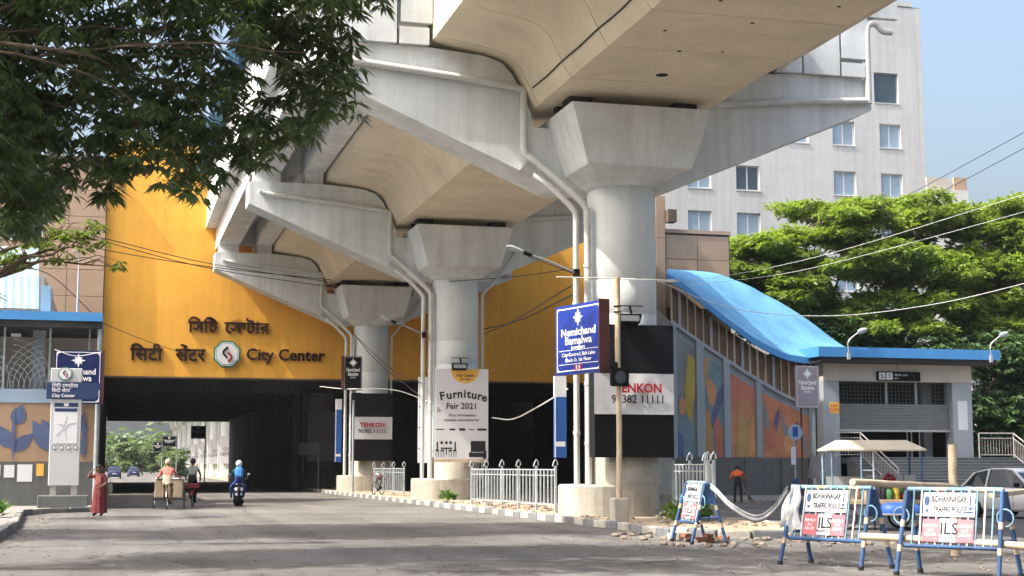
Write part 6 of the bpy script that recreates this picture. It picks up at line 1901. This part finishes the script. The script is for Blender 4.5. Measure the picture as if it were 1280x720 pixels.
# ------------------------------------------------------------------ overhead cables
def cable(label, pts, r, m=M_WIRE, n=6):
    P = arc(pts, n)
    c = P[0]
    b = B(); b.tube([p - c for p in P], r, 5)
    o = b.build('overhead_cable', m); o.location = c
    return tag(o, label, 'cable', 'overhead cables')
cable('pale cable rising right across the green trees, upper of the parallel pair', [(26.39, 66.0, 10.37), (29.73, 64.0, 10.88), (33.72, 62.0, 11.9), (41.47, 60.0, 14.39)], .011, M_WIREW)
cable('pale cable rising right across the green trees, lower of the parallel pair', [(26.38, 66.0, 10.17), (30.55, 64.0, 10.64), (34.54, 62.0, 11.59), (41.43, 60.0, 13.54)], .011, M_WIREW)
cable('dark cable against the sky at upper right, higher one', [(39.07, 70.0, 15.12), (37.45, 61.0, 15.14), (36.07, 52.0, 15.35)], .016)
cable('dark cable against the sky at upper right, lower one', [(39.05, 70.0, 14.52), (37.85, 61.0, 14.66), (36.04, 52.0, 14.68)], .016)
cable('white cable sagging before the curved blue roof and the trees', [(24.71, 66.0, 10.43), (27.36, 65.2, 9.3), (29.87, 64.4, 8.76), (33.64, 63.6, 8.7), (38.31, 62.8, 9.36), (42.64, 62.0, 10.41)], .018, M_WIREW)
cable('white cable crossing the nearest pier towards the blue roof', [(11.81, 39.2, 6.79), (13.74, 39.4, 6.83), (15.6, 39.6, 6.85), (20, 53, 8.6), (25.86, 66.0, 10.47)], .02, M_WIREW)
cable('dark cable across the yellow wall, top of the left bundle', [(-3.25, 72.0, 12.71), (-0.74, 76.0, 12.87), (4.83, 80.0, 12.31), (12.82, 84.0, 11.92)], .022)
cable('dark cable across the yellow wall, middle of the left bundle', [(-3.25, 72.0, 12.63), (-0.74, 76.0, 12.71), (4.84, 80.0, 12.05), (12.83, 84.0, 11.64)], .022)
cable('dark cable across the yellow wall, lowest at its left end', [(-3.24, 72.0, 12.4), (-0.72, 76.0, 12.31), (4.84, 80.0, 12.14), (12.82, 84.0, 12.1)], .022)
cable('thin dark cable slanting to the Hindi lettering', [(-0.72, 80.0, 8.99), (1.49, 83.75, 8.46), (4.51, 87.5, 7.81)], .02)
cable('dark cable from the middle pier to the nearest pier, lower right of the yellow wall', [(15.8, 64.0, 7.41), (14.22, 53.0, 6.9), (12.88, 41.0, 6.84)], .02)
cable('dark cable from the middle pier to the nearest pier, second one on the yellow wall', [(15.8, 64.0, 7.62), (14.53, 53.0, 6.97), (12.88, 41.0, 6.55)], .026)
cable('dark cable running level behind the arm lamp of the nearest pier', [(13.77, 62.0, 9.48), (13.95, 52.0, 8.45), (12.88, 41.0, 7.3)], .016)
cable('dark cable along the arm lamp of the nearest pier', [(11.22, 40.5, 7.59), (11.99, 40.25, 7.26), (12.82, 40.0, 6.93)], .014)
cable('dark cable from the third pier down to the furniture banner pier, left one', [(13.09, 83.3, 8.97), (12.56, 73.0, 6.82), (12.51, 61.4, 4.46)], .02)
cable('dark cable from the third pier down to the furniture banner pier, right one', [(13.28, 83.3, 8.79), (13.37, 73.0, 6.36), (12.54, 61.4, 5.04)], .02)
cable('pale twisted cable sagging from the furniture banner to the nearest pier', [(15.5, 61.0, 3.6), (14.85, 55.33, 3.36), (13.91, 48.67, 3.53), (12.67, 41.0, 3.78)], .024, M_WIREW)
cable('pale cable sagging from the dark underpass past the third pier', [(11.53, 86.0, 6.16), (11.83, 78.67, 5.66), (13.08, 71.33, 5.27), (12.99, 61.6, 4.24)], .022, M_WIREW)
cable('thin pale cable drooping over the navy jeweller sign', [(-2.14, 55.9, 5.75), (-1.39, 55.9, 5.53), (-0.5, 55.9, 5.69)], .014, M_WIREW)
cable('thin dark cable before the brown building over the kiosk roof', [(-4.27, 57.6, 8.77), (-2.62, 58.6, 8.86), (-0.55, 61.0, 7.22)], .018)

# ------------------------------------------------------------------ haze
hz = WB().box(-910, 910, -70, 1510, -1.7, 48).build('haze', [])
hz['kind'] = 'stuff'
hm = bpy.data.materials.new('haze')
hm.use_nodes = True
hm.node_tree.nodes.clear()
ho = hm.node_tree.nodes.new('ShaderNodeOutputMaterial')
pv = hm.node_tree.nodes.new('ShaderNodeVolumePrincipled')
pv.inputs['Color'].default_value = (0.86, 0.92, 1.0, 1)
pv.inputs['Density'].default_value = 0.00015
pv.inputs['Anisotropy'].default_value = 0.3
hm.node_tree.links.new(pv.outputs[0], ho.inputs['Volume'])
hz.data.materials.append(hm)

convert_bodies()
convert_texts()
